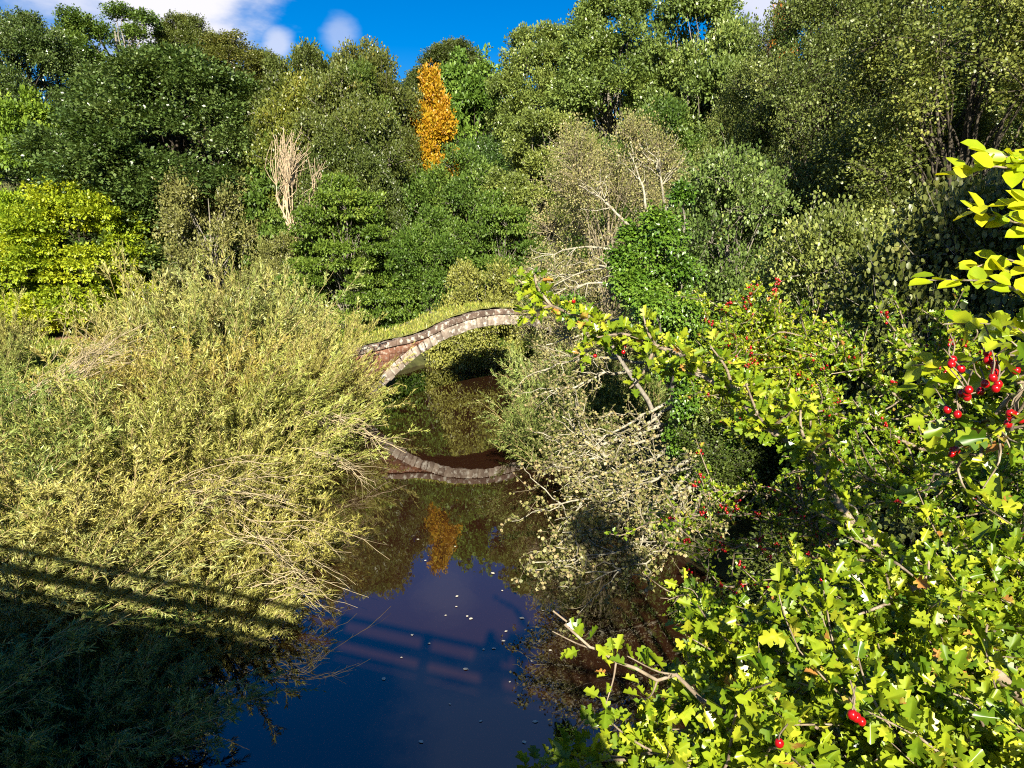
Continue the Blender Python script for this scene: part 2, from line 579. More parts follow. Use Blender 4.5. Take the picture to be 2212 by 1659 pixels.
gx = axis(-500, 500, (-45, 45), .5, 24)
gy = axis(-300, 700, (-12, 60), .5, 26)
X, Y = np.meshgrid(gx, gy)
Z = ground_z(X, Y)
nx, ny = len(gx), len(gy)
ii = (np.arange(ny - 1)[:, None] * nx + np.arange(nx - 1)[None, :]).ravel()
gF = np.stack([ii, ii + 1, ii + nx + 1, ii + nx], 1)
M['ground'] = noise_mat('bank_soil', [(0.3, (.03, .028, .012)), (0.5, (.06, .065, .02)), (0.7, (.10, .10, .035))], scale=1.5, detail=10, bump=.8, dist=.1)
tag(put('ground', mesh('ground', np.stack([X, Y, Z], -1).reshape(-1, 3), gF, M['ground'], smooth=True)), kind='structure')

# river water: peaty brown, mirror smooth
m, n, l = new_mat('peaty_water')
out = n.new('ShaderNodeOutputMaterial')
pb = n.new('ShaderNodeBsdfPrincipled')
pb.inputs['Base Color'].default_value = (.020, .008, .004, 1)
pb.inputs['Roughness'].default_value = .015
pb.inputs['IOR'].default_value = 2.0
tc = n.new('ShaderNodeTexCoord')
mp = n.new('ShaderNodeMapping')
mp.inputs['Scale'].default_value = (1.0, .45, 1)
l.new(tc.outputs['Object'], mp.inputs['Vector'])
no = n.new('ShaderNodeTexNoise')
no.inputs['Scale'].default_value = 2.2
no.inputs['Detail'].default_value = 3.0
l.new(mp.outputs[0], no.inputs['Vector'])
bp = n.new('ShaderNodeBump')
bp.inputs['Strength'].default_value = .10
bp.inputs['Distance'].default_value = .02
l.new(no.outputs['Fac'], bp.inputs['Height'])
l.new(bp.outputs[0], pb.inputs['Normal'])
l.new(pb.outputs[0], out.inputs['Surface'])
M['water'] = m
tag(put('water', mesh('water', [(-60, -60, 0), (60, -60, 0), (60, 60, 0), (-60, 60, 0)], np.array([[0, 1, 2, 3]]), M['water'])), kind='structure')

# trodden path on the left bank leading to the bridge
pl = smooth_line([(-40, 44, 0), (-28, 42.2, 0), (-20, 40.5, 0), (-14, 35.5, 0), (-10, 28.0, 0)], 40)
tv = nrm(np.gradient(pl, axis=0))
sd = np.stack([-tv[:, 1], tv[:, 0], tv[:, 2] * 0], 1)
offs = np.linspace(-1.1, 1.1, 7)
PV = (pl[:, None] + sd[:, None] * offs[None, :, None])
PV[..., 2] = ground_z(PV[..., 0], PV[..., 1]) + .04
i7 = (np.arange(39)[:, None] * 7 + np.arange(6)[None]).ravel()
M['path'] = noise_mat('red_earth', [(0.3, (.16, .085, .05)), (0.7, (.30, .18, .11))], scale=3, detail=9, bump=.5)
tag(put('path', mesh('path', PV.reshape(-1, 3), np.stack([i7, i7 + 1, i7 + 8, i7 + 7], 1), M['path'])), kind='structure')

# ------------------------------------------------------------------ stone bridge
BR_X, BR_ROT = -1.18, math.radians(36)
A_R, A_C = 7.7, -4.76                          # soffit circle radius and centre height
RING, COPE, HW = .42, .20, 1.15


def stone_mat(name, base, dark, pale, brick=None):
    m, n, l = new_mat(name)
    out = n.new('ShaderNodeOutputMaterial')
    pb = n.new('ShaderNodeBsdfPrincipled')
    pb.inputs['Roughness'].default_value = .9
    pb.inputs['Specular IOR Level'].default_value = .15
    tc = n.new('ShaderNodeTexCoord')
    ge = n.new('ShaderNodeNewGeometry')
    n1 = n.new('ShaderNodeTexNoise')
    n1.inputs['Scale'].default_value = 2.3
    n1.inputs['Detail'].default_value = 8
    n1.inputs['Roughness'].default_value = .7
    n2 = n.new('ShaderNodeTexNoise')
    n2.inputs['Scale'].default_value = 7.0
    n2.inputs['Detail'].default_value = 6
    for q in (n1, n2):
        l.new(tc.outputs['Object'], q.inputs['Vector'])
    c1 = n.new('ShaderNodeValToRGB')
    c1.color_ramp.elements[0].position = .36
    c1.color_ramp.elements[0].color = (*dark, 1)
    c1.color_ramp.elements[1].position = .62
    c1.color_ramp.elements[1].color = (*base, 1)
    l.new(n1.outputs['Fac'], c1.inputs[0])
    hs = n.new('ShaderNodeHueSaturation')
    mr = n.new('ShaderNodeMapRange')
    mr.inputs['To Min'].default_value = .7
    mr.inputs['To Max'].default_value = 1.25
    l.new(ge.outputs['Random Per Island'], mr.inputs['Value'])
    l.new(mr.outputs[0], hs.inputs['Value'])
    l.new(c1.outputs[0], hs.inputs['Color'])
    col = hs.outputs[0]
    hgt = n1.outputs['Fac']
    if brick:
        br = n.new('ShaderNodeTexBrick')
        sx = n.new('ShaderNodeSeparateXYZ')
        cb = n.new('ShaderNodeCombineXYZ')
        l.new(tc.outputs['Object'], sx.inputs[0])
        l.new(sx.outputs['X'], cb.inputs['X'])
        l.new(sx.outputs['Z'], cb.inputs['Y'])
        l.new(cb.outputs[0], br.inputs['Vector'])
        br.inputs['Scale'].default_value = 1.0
        br.inputs['Brick Width'].default_value = .55
        br.inputs['Row Height'].default_value = .27
        br.inputs['Mortar Size'].default_value = .018
        br.inputs['Color1'].default_value = (1.2, 1.1, 1.0, 1)
        br.inputs['Color2'].default_value = (.75, .72, .75, 1)
        br.inputs['Mortar'].default_value = (.55, .5, .48, 1)
        mu = n.new('ShaderNodeMix')
        mu.data_type = 'RGBA'
        mu.blend_type = 'MULTIPLY'
        mu.inputs['Factor'].default_value = 1
        l.new(col, mu.inputs['A'])
        l.new(br.outputs['Color'], mu.inputs['B'])
        col = mu.outputs['Result']
    c2 = n.new('ShaderNodeValToRGB')                 # lichen patches
    c2.color_ramp.elements[0].position = .52
    c2.color_ramp.elements[1].position = .66
    l.new(n2.outputs['Fac'], c2.inputs[0])
    mx = n.new('ShaderNodeMix')
    mx.data_type = 'RGBA'
    l.new(c2.outputs[0], mx.inputs['Factor'])
    l.new(col, mx.inputs['A'])
    mx.inputs['B'].default_value = (*pale, 1)
    l.new(mx.outputs['Result'], pb.inputs['Base Color'])
    bp = n.new('ShaderNodeBump')
    bp.inputs['Strength'].default_value = .8
    bp.inputs['Distance'].default_value = .05
    l.new(hgt, bp.inputs['Height'])
    l.new(bp.outputs[0], pb.inputs['Normal'])
    l.new(pb.outputs[0], out.inputs['Surface'])
    return m


M['ring'] = stone_mat('lichened_voussoir', (.33, .28, .22), (.13, .095, .075), (.50, .47, .40))
M['cope'] = stone_mat('dark_coping_stone', (.17, .12, .09), (.08, .055, .042), (.42, .40, .33))
M['red'] = stone_mat('red_sandstone', (.36, .19, .12), (.20, .10, .065), (.42, .33, .26), brick=True)
bridge = thing('stone_bridge', 'old humpbacked stone arch bridge over the river with turf growing on its deck', 'bridge', (BR_X, Y_BR, 0), BR_ROT)


def deck_z(u):
    """top of the coping along the bridge"""
    u = np.asarray(u, float)
    R = A_R + RING + COPE
    hump = A_C + np.sqrt(np.maximum(R * R - np.clip(np.abs(u), 0, 3.2) ** 2, .01))
    z0 = A_C + math.sqrt(R * R - 3.2 ** 2)
    tail = z0 - (1 - np.exp(-np.maximum(np.abs(u) - 3.2, 0) * .75)) * .42 - np.clip(np.abs(u) - 5, 0, 9) * .10
    return np.where(np.abs(u) < 3.2, hump, tail)


def blocks(name, segs, mat, rng, jit=.012):
    """segs: list of (inner a, inner b, outer b, outer a) xz corners + y0,y1 -> separate stones with rounded wear"""
    V, Fq = [], []
    for (p, y0, y1) in segs:
        p = np.array(p)
        c = p.mean(0)
        p = c + (p - c) * (1 - .02)
        y0 += rng.uniform(-jit, jit)
        y1 += rng.uniform(-jit, jit)
        b = len(V)
        for y in (y0, y1):
            for q in p:
                V.append((q[0] + rng.uniform(-jit, jit) * .6, y, q[1] + rng.uniform(-jit, jit) * .6))
        Fq += [[b, b + 1, b + 2, b + 3], [b + 7, b + 6, b + 5, b + 4]] + [[b + (i + 1) % 4, b + i, b + 4 + i, b + 4 + (i + 1) % 4] for i in range(4)]
    me = mesh(name, V, np.array(Fq), mat)
    o = put(name, me, bridge)
    bv = o.modifiers.new('wear', 'BEVEL')
    bv.width = .022
    bv.segments = 2
    return o


rng = np.random.default_rng(3)
a_end = math.asin(6.2 / A_R)
for side in (-1, 1):
    segs = []
    na = 54
    for k in range(na):
        a0, a1 = -a_end + 2 * a_end * k / na, -a_end + 2 * a_end * (k + 1) / na
        r1, r2 = A_R + rng.uniform(-.02, .02), A_R + RING * rng.uniform(.9, 1.06)
        a0 += rng.uniform(-.005, .005)
        a1 += rng.uniform(-.005, .005)
        pa = [(r * math.sin(a), A_C + r * math.cos(a)) for r, a in ((r1, a0), (r1, a1), (r2, a1), (r2, a0))]
        segs.append((pa, side * (HW + .03), side * (HW - .35)))
    blocks('arch_ring', segs, M['ring'], rng)
    segs = []
    us = np.arange(-9.5, 9.5, .44)
    for u0 in us:
        u1 = u0 + .44
        z0, z1 = float(deck_z(u0)), float(deck_z(u1))
        th = COPE * rng.uniform(.9, 1.15)
        segs.append(([(u0, z0 - COPE - .01), (u1, z1 - COPE - .01), (u1, z1 - COPE + th), (u0, z0 - COPE + th)], side * (HW + .07), side * (HW - .32)))
    blocks('coping', segs, M['cope'], rng)
    # spandrel wall between ring and coping
    us = np.linspace(-9.5, 9.5, 120)
    top = deck_z(us) - COPE - .005
    ro = A_R + RING - .06
    low = np.where(np.abs(us) < 6.5, A_C + np.sqrt(np.maximum(ro ** 2 - us ** 2, 0)), -1.2)
    low = np.minimum(low, top - .01)
    V = []
    for y in (side * HW, side * (HW - .3)):
        V += [(u, y, z) for u, z in zip(us, low)] + [(u, y, z) for u, z in zip(us, top)]
    i = np.arange(119)
    Fq = np.vstack([np.stack([i, i + 1, i + 121, i + 120], 1), np.stack([i + 241, i + 240, i + 360, i + 361], 1), np.stack([i + 240, i + 241, i + 1, i], 1)])
    put('spandrel_wall', mesh('spandrel_wall', V, Fq, M['red']), bridge)
# barrel vault under the deck
an = np.linspace(-a_end, a_end, 60)
V = [(math.sin(a) * (A_R + .03), y, A_C + math.cos(a) * (A_R + .03)) for y in (-HW + .35, HW - .35) for a in an]
i = np.arange(59)
put('vault', mesh('vault', V, np.stack([i, i + 60, i + 61, i + 1], 1), M['ring'], smooth=True), bridge)
# turf deck
us = np.linspace(-11, 11, 100)
ys = np.linspace(-HW + .25, HW - .25, 8)
UU, YY = np.meshgrid(us, ys)
ZZ = deck_z(UU) + .03 + .06 * np.cos(YY / HW * 1.5) + RNG.normal(scale=.012, size=UU.shape)
i = (np.arange(7)[:, None] * 100 + np.arange(99)[None]).ravel()
M['turf'] = noise_mat('turf', [(0.3, (.09, .10, .02)), (0.5, (.17, .18, .04)), (0.7, (.27, .24, .08))], scale=5, detail=8, bump=.8, dist=.04)
put('turf', mesh('turf', np.stack([UU, YY, ZZ], -1).reshape(-1, 3), np.stack([i, i + 1, i + 101, i + 100], 1), M['turf']), bridge)
# grass tufts on the deck
ng = 5000
gu = RNG.uniform(-9, 9, ng)
gy_ = RNG.uniform(-HW + .25, HW - .2, ng)
gp = np.stack([gu, gy_, deck_z(gu) + .05], 1)
gl = leaves('lance', gp, nrm(RNG.normal(scale=.4, size=(ng, 3)) + [0, 0, 1]), rand_dir(RNG, ng), RNG.uniform(.08, .22, ng), RNG.uniform(.3, 1, ng))
put('grass', mesh('grass', gl[0], gl[1], G['grass'], gl[2]), bridge)

# ------------------------------------------------------------------ trees of the far bank and hillside
make_tree('broad', 'broadleaf_tree', 11, 7.0, 16, 1.5, 'diamond', .20, 'dark', nb=130, nt=60, nl=34, br=.235, trunk_r=.45)
make_tree('broad2', 'broadleaf_tree', 12, 6.5, 15, 1.5, 'diamond', .20, 'dark', nb=110, nt=56, nl=32, br=.25, trunk_r=.42)
make_tree('airy', 'airy_tree', 13, 6.0, 16, 2, 'diamond', .21, 'fresh', nb=80, nt=36, nl=34, br=.2, trunk_r=.4, bark='grey_bark')
make_tree('beech', 'beech_tree', 14, 6.0, 15, 1.5, 'diamond', .20, 'olive', nb=95, nt=52, nl=30, br=.24, trunk_r=.4, bark='grey_bark', top_tint=.6, twigs=.15, twig_r=.035)
make_tree('beech2', 'beech_tree', 15, 6.0, 15, 1.5, 'diamond', .20, 'olive', nb=90, nt=52, nl=30, br=.25, trunk_r=.4, bark='grey_bark', twigs=.15, twig_r=.035)
make_tree('poplar', 'poplar_tree', 16, 5.0, 18, 1, 'diamond', .19, 'pale', nb=125, nt=46, nl=28, br=.23, trunk_r=.35, shape='poplar', bark='grey_bark')
make_tree('hazel', 'hazel_bush', 17, 4.0, 7, .2, 'diamond', .15, 'fresh', nb=64, nt=44, nl=26, br=.28, trunk_r=.12, shape='bush', layered=.7, bark='grey_bark', twigs=.15, twig_r=.018)
make_tree('hazel2', 'hazel_bush', 18, 4.0, 7, .2, 'diamond', .15, 'fresh', nb=60, nt=44, nl=26, br=.3, trunk_r=.12, shape='bush', bark='grey_bark', twigs=.15, twig_r=.018)
make_tree('maple', 'maple_tree', 19, 4.5, 8, .3, 'diamond', .18, 'yellow', nb=66, nt=42, nl=28, br=.28, trunk_r=.18, layered=.65, shape='bush')
make_tree('maple2', 'maple_tree', 21, 4.5, 9, .6, 'diamond', .24, 'fresh', nb=50, nt=34, nl=22, br=.28, trunk_r=.2, layered=.8)
make_tree('sallow', 'sallow_bush', 20, 3.5, 6, .1, 'diamond', .14, 'sallow', nb=54, nt=40, nl=20, br=.27, trunk_r=.12, shape='bush', bark='grey_bark', twigs=.3, twig_r=.014)
make_tree('cone', 'larch_tree', 22, 3.0, 11, .5, 'diamond', .17, 'orange', nb=110, nt=40, nl=24, br=.26, top_tint=.75, trunk_r=.2, shape='cone', droop=-.2)

H = 0


def on_hill(key, name, label, cat, px, ytop, hw, D, tint=(1, 1, 1), rz=None, group=None, zmin=None):
    """hw = half width in pixels of the crown; ytop = pixel row of its top"""
    global H
    H += 1
    rng_ = np.random.default_rng(100 + H)
    top = pt(px, ytop, D)
    gz = float(ground_z(top[0], D)) if zmin is None else zmin
    p = PROTO[key]
    w = hw / F_PX * D
    sz = max(.3, (top[2] - gz) / p['h'])
    sx = max(w / p['rx'] * .95, sz / 1.6)
    return use(key, name, label, cat, (top[0], D, gz), sx, sz, rng_.uniform(0, 6.28) if rz is None else rz, tint, group)


WG = 'trees of the wooded far bank'
T = on_hill
T('broad2', 'broadleaf_tree', 'dark tree with olive top at the far left edge under the sky', 'tree', 40, 40, 130, 74, (0.99, 0.99, 0.95), group=WG)
T('airy', 'airy_tree', 'tall open-crowned tree against the white cloud at the upper left', 'tree', 250, 2, 135, 82, (0.87, 0.93, 0.91), group=WG)
T('beech', 'beech_tree', 'beech turning yellow at the skyline right of the tall open-crowned tree', 'tree', 500, 85, 125, 80, (1.06, 0.99, 0.87), group=WG)
T('beech2', 'beech_tree', 'thin feathery tree at the skyline just right of the white cloud', 'tree', 400, 40, 90, 88, (0.95, 0.99, 0.87), group=WG)
T('broad', 'broadleaf_tree', 'huge dark green round tree filling the hillside at the left', 'tree', 375, 130, 275, 51, (1.06, 1.1, 1.06), group=WG)
T('broad2', 'broadleaf_tree', 'dark round tree left of the huge dark one behind the lime coloured tree', 'tree', 190, 280, 150, 53, (1.1, 1.1, 1.06), group=WG)
T('beech2', 'beech_tree', 'olive beech at the skyline left of the dip in the wood', 'tree', 650, 120, 120, 51, (0.95, 0.99, 0.95), group=WG)
T('airy', 'airy_tree', 'small olive tree at the lowest dip of the skyline', 'tree', 745, 140, 70, 50, (0.91, 0.87, 0.8), group=WG)
T('beech', 'beech_tree', 'brownish beech at the skyline above the orange tree', 'tree', 785, 115, 60, 54, (0.91, 0.91, 0.91), group=WG)
T('beech2', 'beech_tree', 'dark beech at the skyline between the orange tree and the tall poplars', 'tree', 985, 95, 100, 82, (0.81, 0.89, 0.87), group=WG)
T('beech', 'beech_tree', 'olive tree with bare pale limbs left of the orange tree', 'tree', 745, 175, 90, 48, (0.91, 0.95, 0.87), group=WG)
T('cone', 'larch_tree', 'narrow cone-shaped tree with orange and gold autumn leaves', 'tree', 930, 138, 85, 55)
T('maple2', 'maple_tree', 'bright green maple right of the orange tree', 'tree', 1025, 150, 80, 62, (0.91, 1.06, 0.87), group=WG)
T('hazel2', 'leafy_tree', 'grey-green round tree below the orange tree', 'tree', 890, 265, 85, 57, (0.8, 0.89, 0.95), group=WG)
T('poplar', 'poplar_tree', 'slim pale poplar rising above the right end of the open sky', 'tree', 1160, 35, 110, 58, (0.99, 1.06, 0.95), group=WG)
T('poplar', 'poplar_tree', 'tall poplar reaching the top of the picture right of the open sky', 'tree', 1330, -40, 160, 54, (0.89, 1.01, 0.89), group=WG)
T('poplar', 'poplar_tree', 'tall poplar beside the small gap of sky at the upper right', 'tree', 1520, -60, 150, 50, (0.87, 0.99, 0.86), group=WG)
T('poplar', 'poplar_tree', 'lower poplar in front of the tall ones with pale yellow-green leaves', 'tree', 1190, 225, 130, 48, (1.1, 1.1, 0.95), group=WG)
T('cone', 'red_tipped_tree', 'small reddish treetop in the gap of sky at the upper right', 'tree', 1690, 5, 50, 72, (1.02, 0.72, 1.1))
T('airy', 'airy_tree', 'dark airy tree behind the pale twiggy tree', 'tree', 1400, 220, 150, 40, (0.76, 0.84, 0.76), group=WG)
T('maple2', 'maple_tree', 'yellow-green tree with layered boughs at the left edge above the lime coloured tree', 'tree', 25, 235, 105, 52, (1.48, 1.48, 0.95), group=WG)
T('maple', 'maple_tree', 'bright lime yellow tree beside the path at the left', 'tree', 155, 400, 170, 43.8)
T('maple', 'maple_tree', 'greener lime tree at the left edge next to the bright yellow one', 'tree', 10, 420, 95, 46, (0.84, 0.99, 1.02), rz=2.0)
T('sallow', 'sallow_bush', 'grey-green sallow bush in front of the huge dark tree', 'bush', 450, 365, 125, 45, (0.89, 0.89, 0.91))
T('beech', 'beech_tree', 'yellowing tree above the bare dead shrub', 'tree', 640, 185, 95, 49.5, (1.36, 1.29, 0.87), group=WG)
T('beech2', 'beech_tree', 'dark spreading tree right of the bare dead shrub', 'tree', 750, 270, 85, 46.5, (0.81, 0.91, 0.84), group=WG)
T('maple2', 'leafy_tree', 'shadowy green tree directly behind the bare dead shrub', 'tree', 620, 330, 110, 48, (0.72, 0.81, 0.72), group=WG)
T('hazel', 'hazel_bush', 'bright green layered hazel below the bare dead shrub', 'bush', 735, 395, 140, 43, (1.06, 1.1, 0.87))
T('hazel2', 'hazel_bush', 'soft green bush between the bright hazel and the pale twiggy tree', 'bush', 985, 345, 130, 50, (0.87, 0.95, 0.91))
T('hazel2', 'hazel_bush', 'dark green bush behind the bridge at its left half', 'bush', 930, 470, 110, 44, (0.81, 0.93, 0.8))
T('hazel', 'hazel_bush', 'green layered bush behind the crown of the bridge', 'bush', 1080, 430, 95, 45, (0.89, 0.99, 0.87))
T('sallow', 'sallow_bush', 'yellow-green bush just behind the top of the bridge', 'bush', 1040, 560, 110, 40, (0.99, 1.02, 0.72))
T('hazel', 'hazel_bush', 'bright green bush by the water seen through the arch', 'bush', 975, 690, 75, 43, (1.18, 1.29, 0.8), rz=1.0)
T('hazel2', 'hazel_bush', 'dark bush leaning over the water seen through the arch', 'bush', 1050, 690, 60, 40.5, (0.8, 1.02, 0.8), zmin=.3)
T('sallow', 'sallow_bush', 'olive bush at the left of the bright hazel above the tall willows', 'bush', 590, 500, 80, 44, (0.84, 0.87, 0.8))
T('broad', 'broadleaf_tree', 'dark tree behind the green bushes in the middle of the wood', 'tree', 1050, 300, 110, 57, (0.87, 1.02, 0.87), group=WG)
T('hazel', 'hazel_bush', 'low dark bush beside the path under the lime coloured tree', 'bush', 190, 640, 80, 45, (0.69, 0.84, 0.8), rz=4)

T('broad', 'broadleaf_tree', 'dark tree glimpsed behind the big alders at the right', 'tree', 2010, -60, 300, 46, (.8, .85, .7), group=WG)
T('broad2', 'broadleaf_tree', 'dark tree behind the alder at the centre right', 'tree', 1640, 90, 150, 50, (.85, .9, .75), group=WG)

# bare dead shrub
rng = np.random.default_rng(31)
dsp = pt(640, 470, 45)
shrub = thing('dead_shrub', 'bare dead shrub of pale upright stems among the green trees', 'shrub', (dsp[0], 45, float(ground_z(dsp[0], 45))))
dz = dsp[2] - shrub.location.z
P = []
for cx, w, top, nst in ((-.35, 1.15, 4.6, 22), (1.25, .5, 2.9, 6)):
    for k in range(nst):
        b = np.array([cx * .4 + rng.normal() * .12, rng.normal() * .2, dz - 1.2])
        e = np.array([cx + rng.normal() * w * .5, rng.normal() * .7, dz + top * rng.uniform(.45, 1.08)])
        mid = b * .5 + e * .5 + np.array([(cx - b[0]) * .3 + rng.normal() * .25, 0, -.2])
        P.append(smooth_line([b, mid, e + rng.normal(scale=.1, size=3)], 8) + rng.normal(scale=.035, size=(8, 3)))
P = np.array(P)
v1, f1 = tubes(P, np.linspace(.065, .016, 8)[None] * rng.uniform(.6, 1.2, (len(P), 1)), 5)
side = np.array([smooth_line([p[4], p[4] + (p[5] - p[4]) * 1.2 + rng.normal(scale=.22, size=3), p[4] + (p[7] - p[4]) * .9 + rng.normal(scale=.45, size=3)], 5) for p in P for _ in range(5)])
v2, f2 = tubes(side, np.broadcast_to(np.linspace(.024, .010, 5), side.shape[:2]), 4)
put('bare_stems', mesh('bare_stems', np.vstack([v1, v2]), np.vstack([f1, f2 + len(v1)]), M['dead_wood'], smooth=True), shrub)
put('stump', mesh('stump', *tubes(np.array([[(0, 0, -.4), (.05, 0, dz * .5), (-.1, 0, dz - 1.0)]]), np.array([[.2, .17, .1]]), 8), M['dead_wood'], smooth=True), shrub)

# ------------------------------------------------------------------ right bank trees
make_tree('alder', 'alder_tree', 41, 4.2, 10, .8, 'round', .074, 'alder', nb=115, nt=54, nl=26, br=.24, twig=.6, trunk_r=.22, bark='bark', twigs=.35, twig_r=.012)
make_tree('alder2', 'alder_tree', 42, 4.0, 10, .5, 'round', .072, 'alder', nb=110, nt=54, nl=26, br=.26, twig=.6, trunk_r=.2, bark='bark', twigs=.35, twig_r=.012)
make_tree('alderbush', 'alder_bush', 43, 2.2, 3.6, .1, 'round', .062, 'alder', nb=60, nt=42, nl=22, br=.28, twig=.4, trunk_r=.08, shape='bush', bark='grey_bark', twigs=.4, twig_r=.008)
make_tree('twiggy', 'lichened_tree', 44, 4.0, 9, .4, 'round', .062, 'lichen', nb=90, nt=44, nl=22, br=.27, twig=.8, trunk_r=.16, shape='round', bark='twig_bark', twigs=.8, twig_r=.013)
T('alder', 'alder_tree', 'alder filling the upper right with the small gap of sky at its left', 'tree', 1800, -20, 210, 30, (0.99, 1.02, 0.95))
T('alder2', 'alder_tree', 'big alder at the right edge with sunlit olive leaves', 'tree', 2120, -120, 330, 20, (1.18, 1.14, 0.95))
T('alder', 'alder_tree', 'dark alder on the right bank under the big sunlit one', 'tree', 1990, 240, 190, 22, (0.95, 0.99, 0.87), rz=2.2)
T('alder2', 'alder_tree', 'alder at the centre right between the twiggy tree and the dark gap', 'tree', 1640, 130, 130, 34, (1.02, 1.06, 0.95))
T('twiggy', 'lichened_tree', 'pale twiggy tree with lichened branches and few brownish leaves right of the bridge', 'tree', 1320, 265, 185, 26, (1.1, 1.1, 1.1))
T('alderbush', 'alder_bush', 'dark leaved bush right of the ivy covered trunk', 'bush', 1590, 350, 110, 22, (0.91, 1.1, 1.02))
T('sallow', 'sallow_bush', 'feathery yellow-green bush between the dark leaved bush and the alders', 'bush', 1690, 370, 75, 28, (1.02, 1.1, 0.76))
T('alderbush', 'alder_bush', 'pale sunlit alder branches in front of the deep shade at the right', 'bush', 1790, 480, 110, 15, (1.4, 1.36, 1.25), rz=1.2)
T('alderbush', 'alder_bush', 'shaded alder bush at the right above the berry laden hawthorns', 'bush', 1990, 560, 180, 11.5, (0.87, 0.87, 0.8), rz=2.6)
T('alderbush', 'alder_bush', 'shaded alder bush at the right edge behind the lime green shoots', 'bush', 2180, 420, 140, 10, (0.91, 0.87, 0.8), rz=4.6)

use('alder', 'alder_tree', 'tall tree beside the right end of the footbridge that shades the right bank', 'tree', (8.0, -1.4, 1.5), .98, 1.15, .7)
for i_, (x, y, sx_, sz_, tint, lab) in enumerate([  # tints darkened to stand in for deep shade on the right bank
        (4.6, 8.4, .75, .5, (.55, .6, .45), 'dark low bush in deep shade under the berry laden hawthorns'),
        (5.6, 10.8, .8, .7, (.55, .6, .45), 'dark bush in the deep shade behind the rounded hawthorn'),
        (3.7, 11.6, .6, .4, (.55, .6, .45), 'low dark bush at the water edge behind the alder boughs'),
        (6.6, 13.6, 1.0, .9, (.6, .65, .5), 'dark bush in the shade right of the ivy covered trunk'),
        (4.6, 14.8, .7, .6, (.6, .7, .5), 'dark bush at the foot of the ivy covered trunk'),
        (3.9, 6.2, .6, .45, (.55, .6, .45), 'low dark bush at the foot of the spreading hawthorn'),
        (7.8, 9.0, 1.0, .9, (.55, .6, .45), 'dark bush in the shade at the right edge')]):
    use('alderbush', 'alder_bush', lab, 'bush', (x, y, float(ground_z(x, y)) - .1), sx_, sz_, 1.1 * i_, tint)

# ------------------------------------------------------------------ willows


def make_willow(key, seed, rb, h, stems, shoots, nl, size, spread=.55, gmat='willow'):
    rng = np.random.default_rng(seed)
    K = 9
    u = np.linspace(0, 1, K)
    a = rng.uniform(0, 2 * math.pi, stems)
    r = rb * .7 * np.sqrt(rng.uniform(0, 1, stems))
    base = np.stack([r * np.cos(a), r * np.sin(a), np.full(stems, -.25)], 1)
    lean = nrm(np.stack([np.cos(a) * r / rb * spread + rng.normal(scale=.22, size=stems), np.sin(a) * r / rb * spread + rng.normal(scale=.22, size=stems), np.ones(stems)], 1))
    L = h * np.where(rng.uniform(size=stems) > .88, rng.uniform(1.05, 1.3, stems), rng.uniform(.55, 1.0, stems))
    P = base[:, None] + lean[:, None] * (u[None, :, None] * L[:, None, None])
    bend = np.stack([np.cos(a), np.sin(a), -np.full(stems, .5)], 1) * rng.uniform(.0, .35, (stems, 1)) + rng.normal(scale=.08, size=(stems, 3))
    P = P + bend[:, None] * (u ** 2)[None, :, None] * L[:, None, None]
    sv, sf = tubes(P, (np.linspace(.020, .004, K)[None] * rng.uniform(.7, 1.3, (stems, 1))), 4)
    # side shoots
    ti = rng.uniform(.15, .98, (stems, shoots)) ** .8
    ii = np.clip((ti * (K - 1)).astype(int), 0, K - 2)
    fr = (ti * (K - 1) - ii)[..., None]
    si = np.arange(stems)[:, None]
    S = P[si, ii] * (1 - fr) + P[si, ii + 1] * fr
    D = nrm(P[si, ii + 1] - P[si, ii])
    side = rand_dir(rng, stems * shoots).reshape(stems, shoots, 3)
    sd_ = nrm(D * .75 + side * .6 + np.array([0, 0, .15]))
    Ls = rng.uniform(.3, .85, (stems, shoots)) * h / 3.2
    k2 = np.linspace(0, 1, 5)
    Q = S[:, :, None] + sd_[:, :, None] * (k2[None, None, :, None] * Ls[..., None, None]) + np.array([0, 0, -.16]) * (k2 ** 2)[None, None, :, None] * Ls[..., None, None]
    Qf = Q.reshape(-1, 5, 3)
    v2, f2 = tubes(Qf, np.broadcast_to(np.linspace(.007, .002, 5), Qf.shape[:2]), 3)
    # leaves
    nS = len(Qf)
    tl = rng.uniform(.05, 1, (nS, nl))
    ki = np.clip((tl * 4).astype(int), 0, 3)
    f = (tl * 4 - ki)[..., None]
    q = np.arange(nS)[:, None]
    pos = Qf[q, ki] * (1 - f) + Qf[q, ki + 1] * f
    dr = nrm(Qf[q, ki + 1] - Qf[q, ki])
    sp = rand_dir(rng, nS * nl).reshape(nS, nl, 3)
    ax = nrm(dr * .8 + sp * .62 + np.array([0, 0, .02]))
    nr = nrm(rng.normal(scale=.6, size=ax.shape) + np.array([0, 0, .7]) + np.array(SUN_DIR) * .5)
    sz = size * rng.uniform(.6, 1.2, (nS, nl))
    tint = .40 * rng.uniform(0, 1, (stems, 1, 1)) + .28 * rng.uniform(0, 1, (stems, shoots, 1)) + .36 * rng.uniform(0, 1, (stems, shoots, nl))
    V, Fq, t = leaves('lance', pos.reshape(-1, 3), ax.reshape(-1, 3), nr.reshape(-1, 3), sz.ravel(), tint.ravel())
    root = thing('willow_bush', 'x', 'willow')
    put('foliage', mesh('foliage', V, Fq, G[gmat], t), root)
    put('stems', mesh('stems', np.vstack([sv, v2]), np.vstack([sf, f2 + len(sv)]), M['willow_stem'], smooth=True), root)
    PROTO[key] = dict(root=root, rx=rb * 1.4, h=h, used=False)


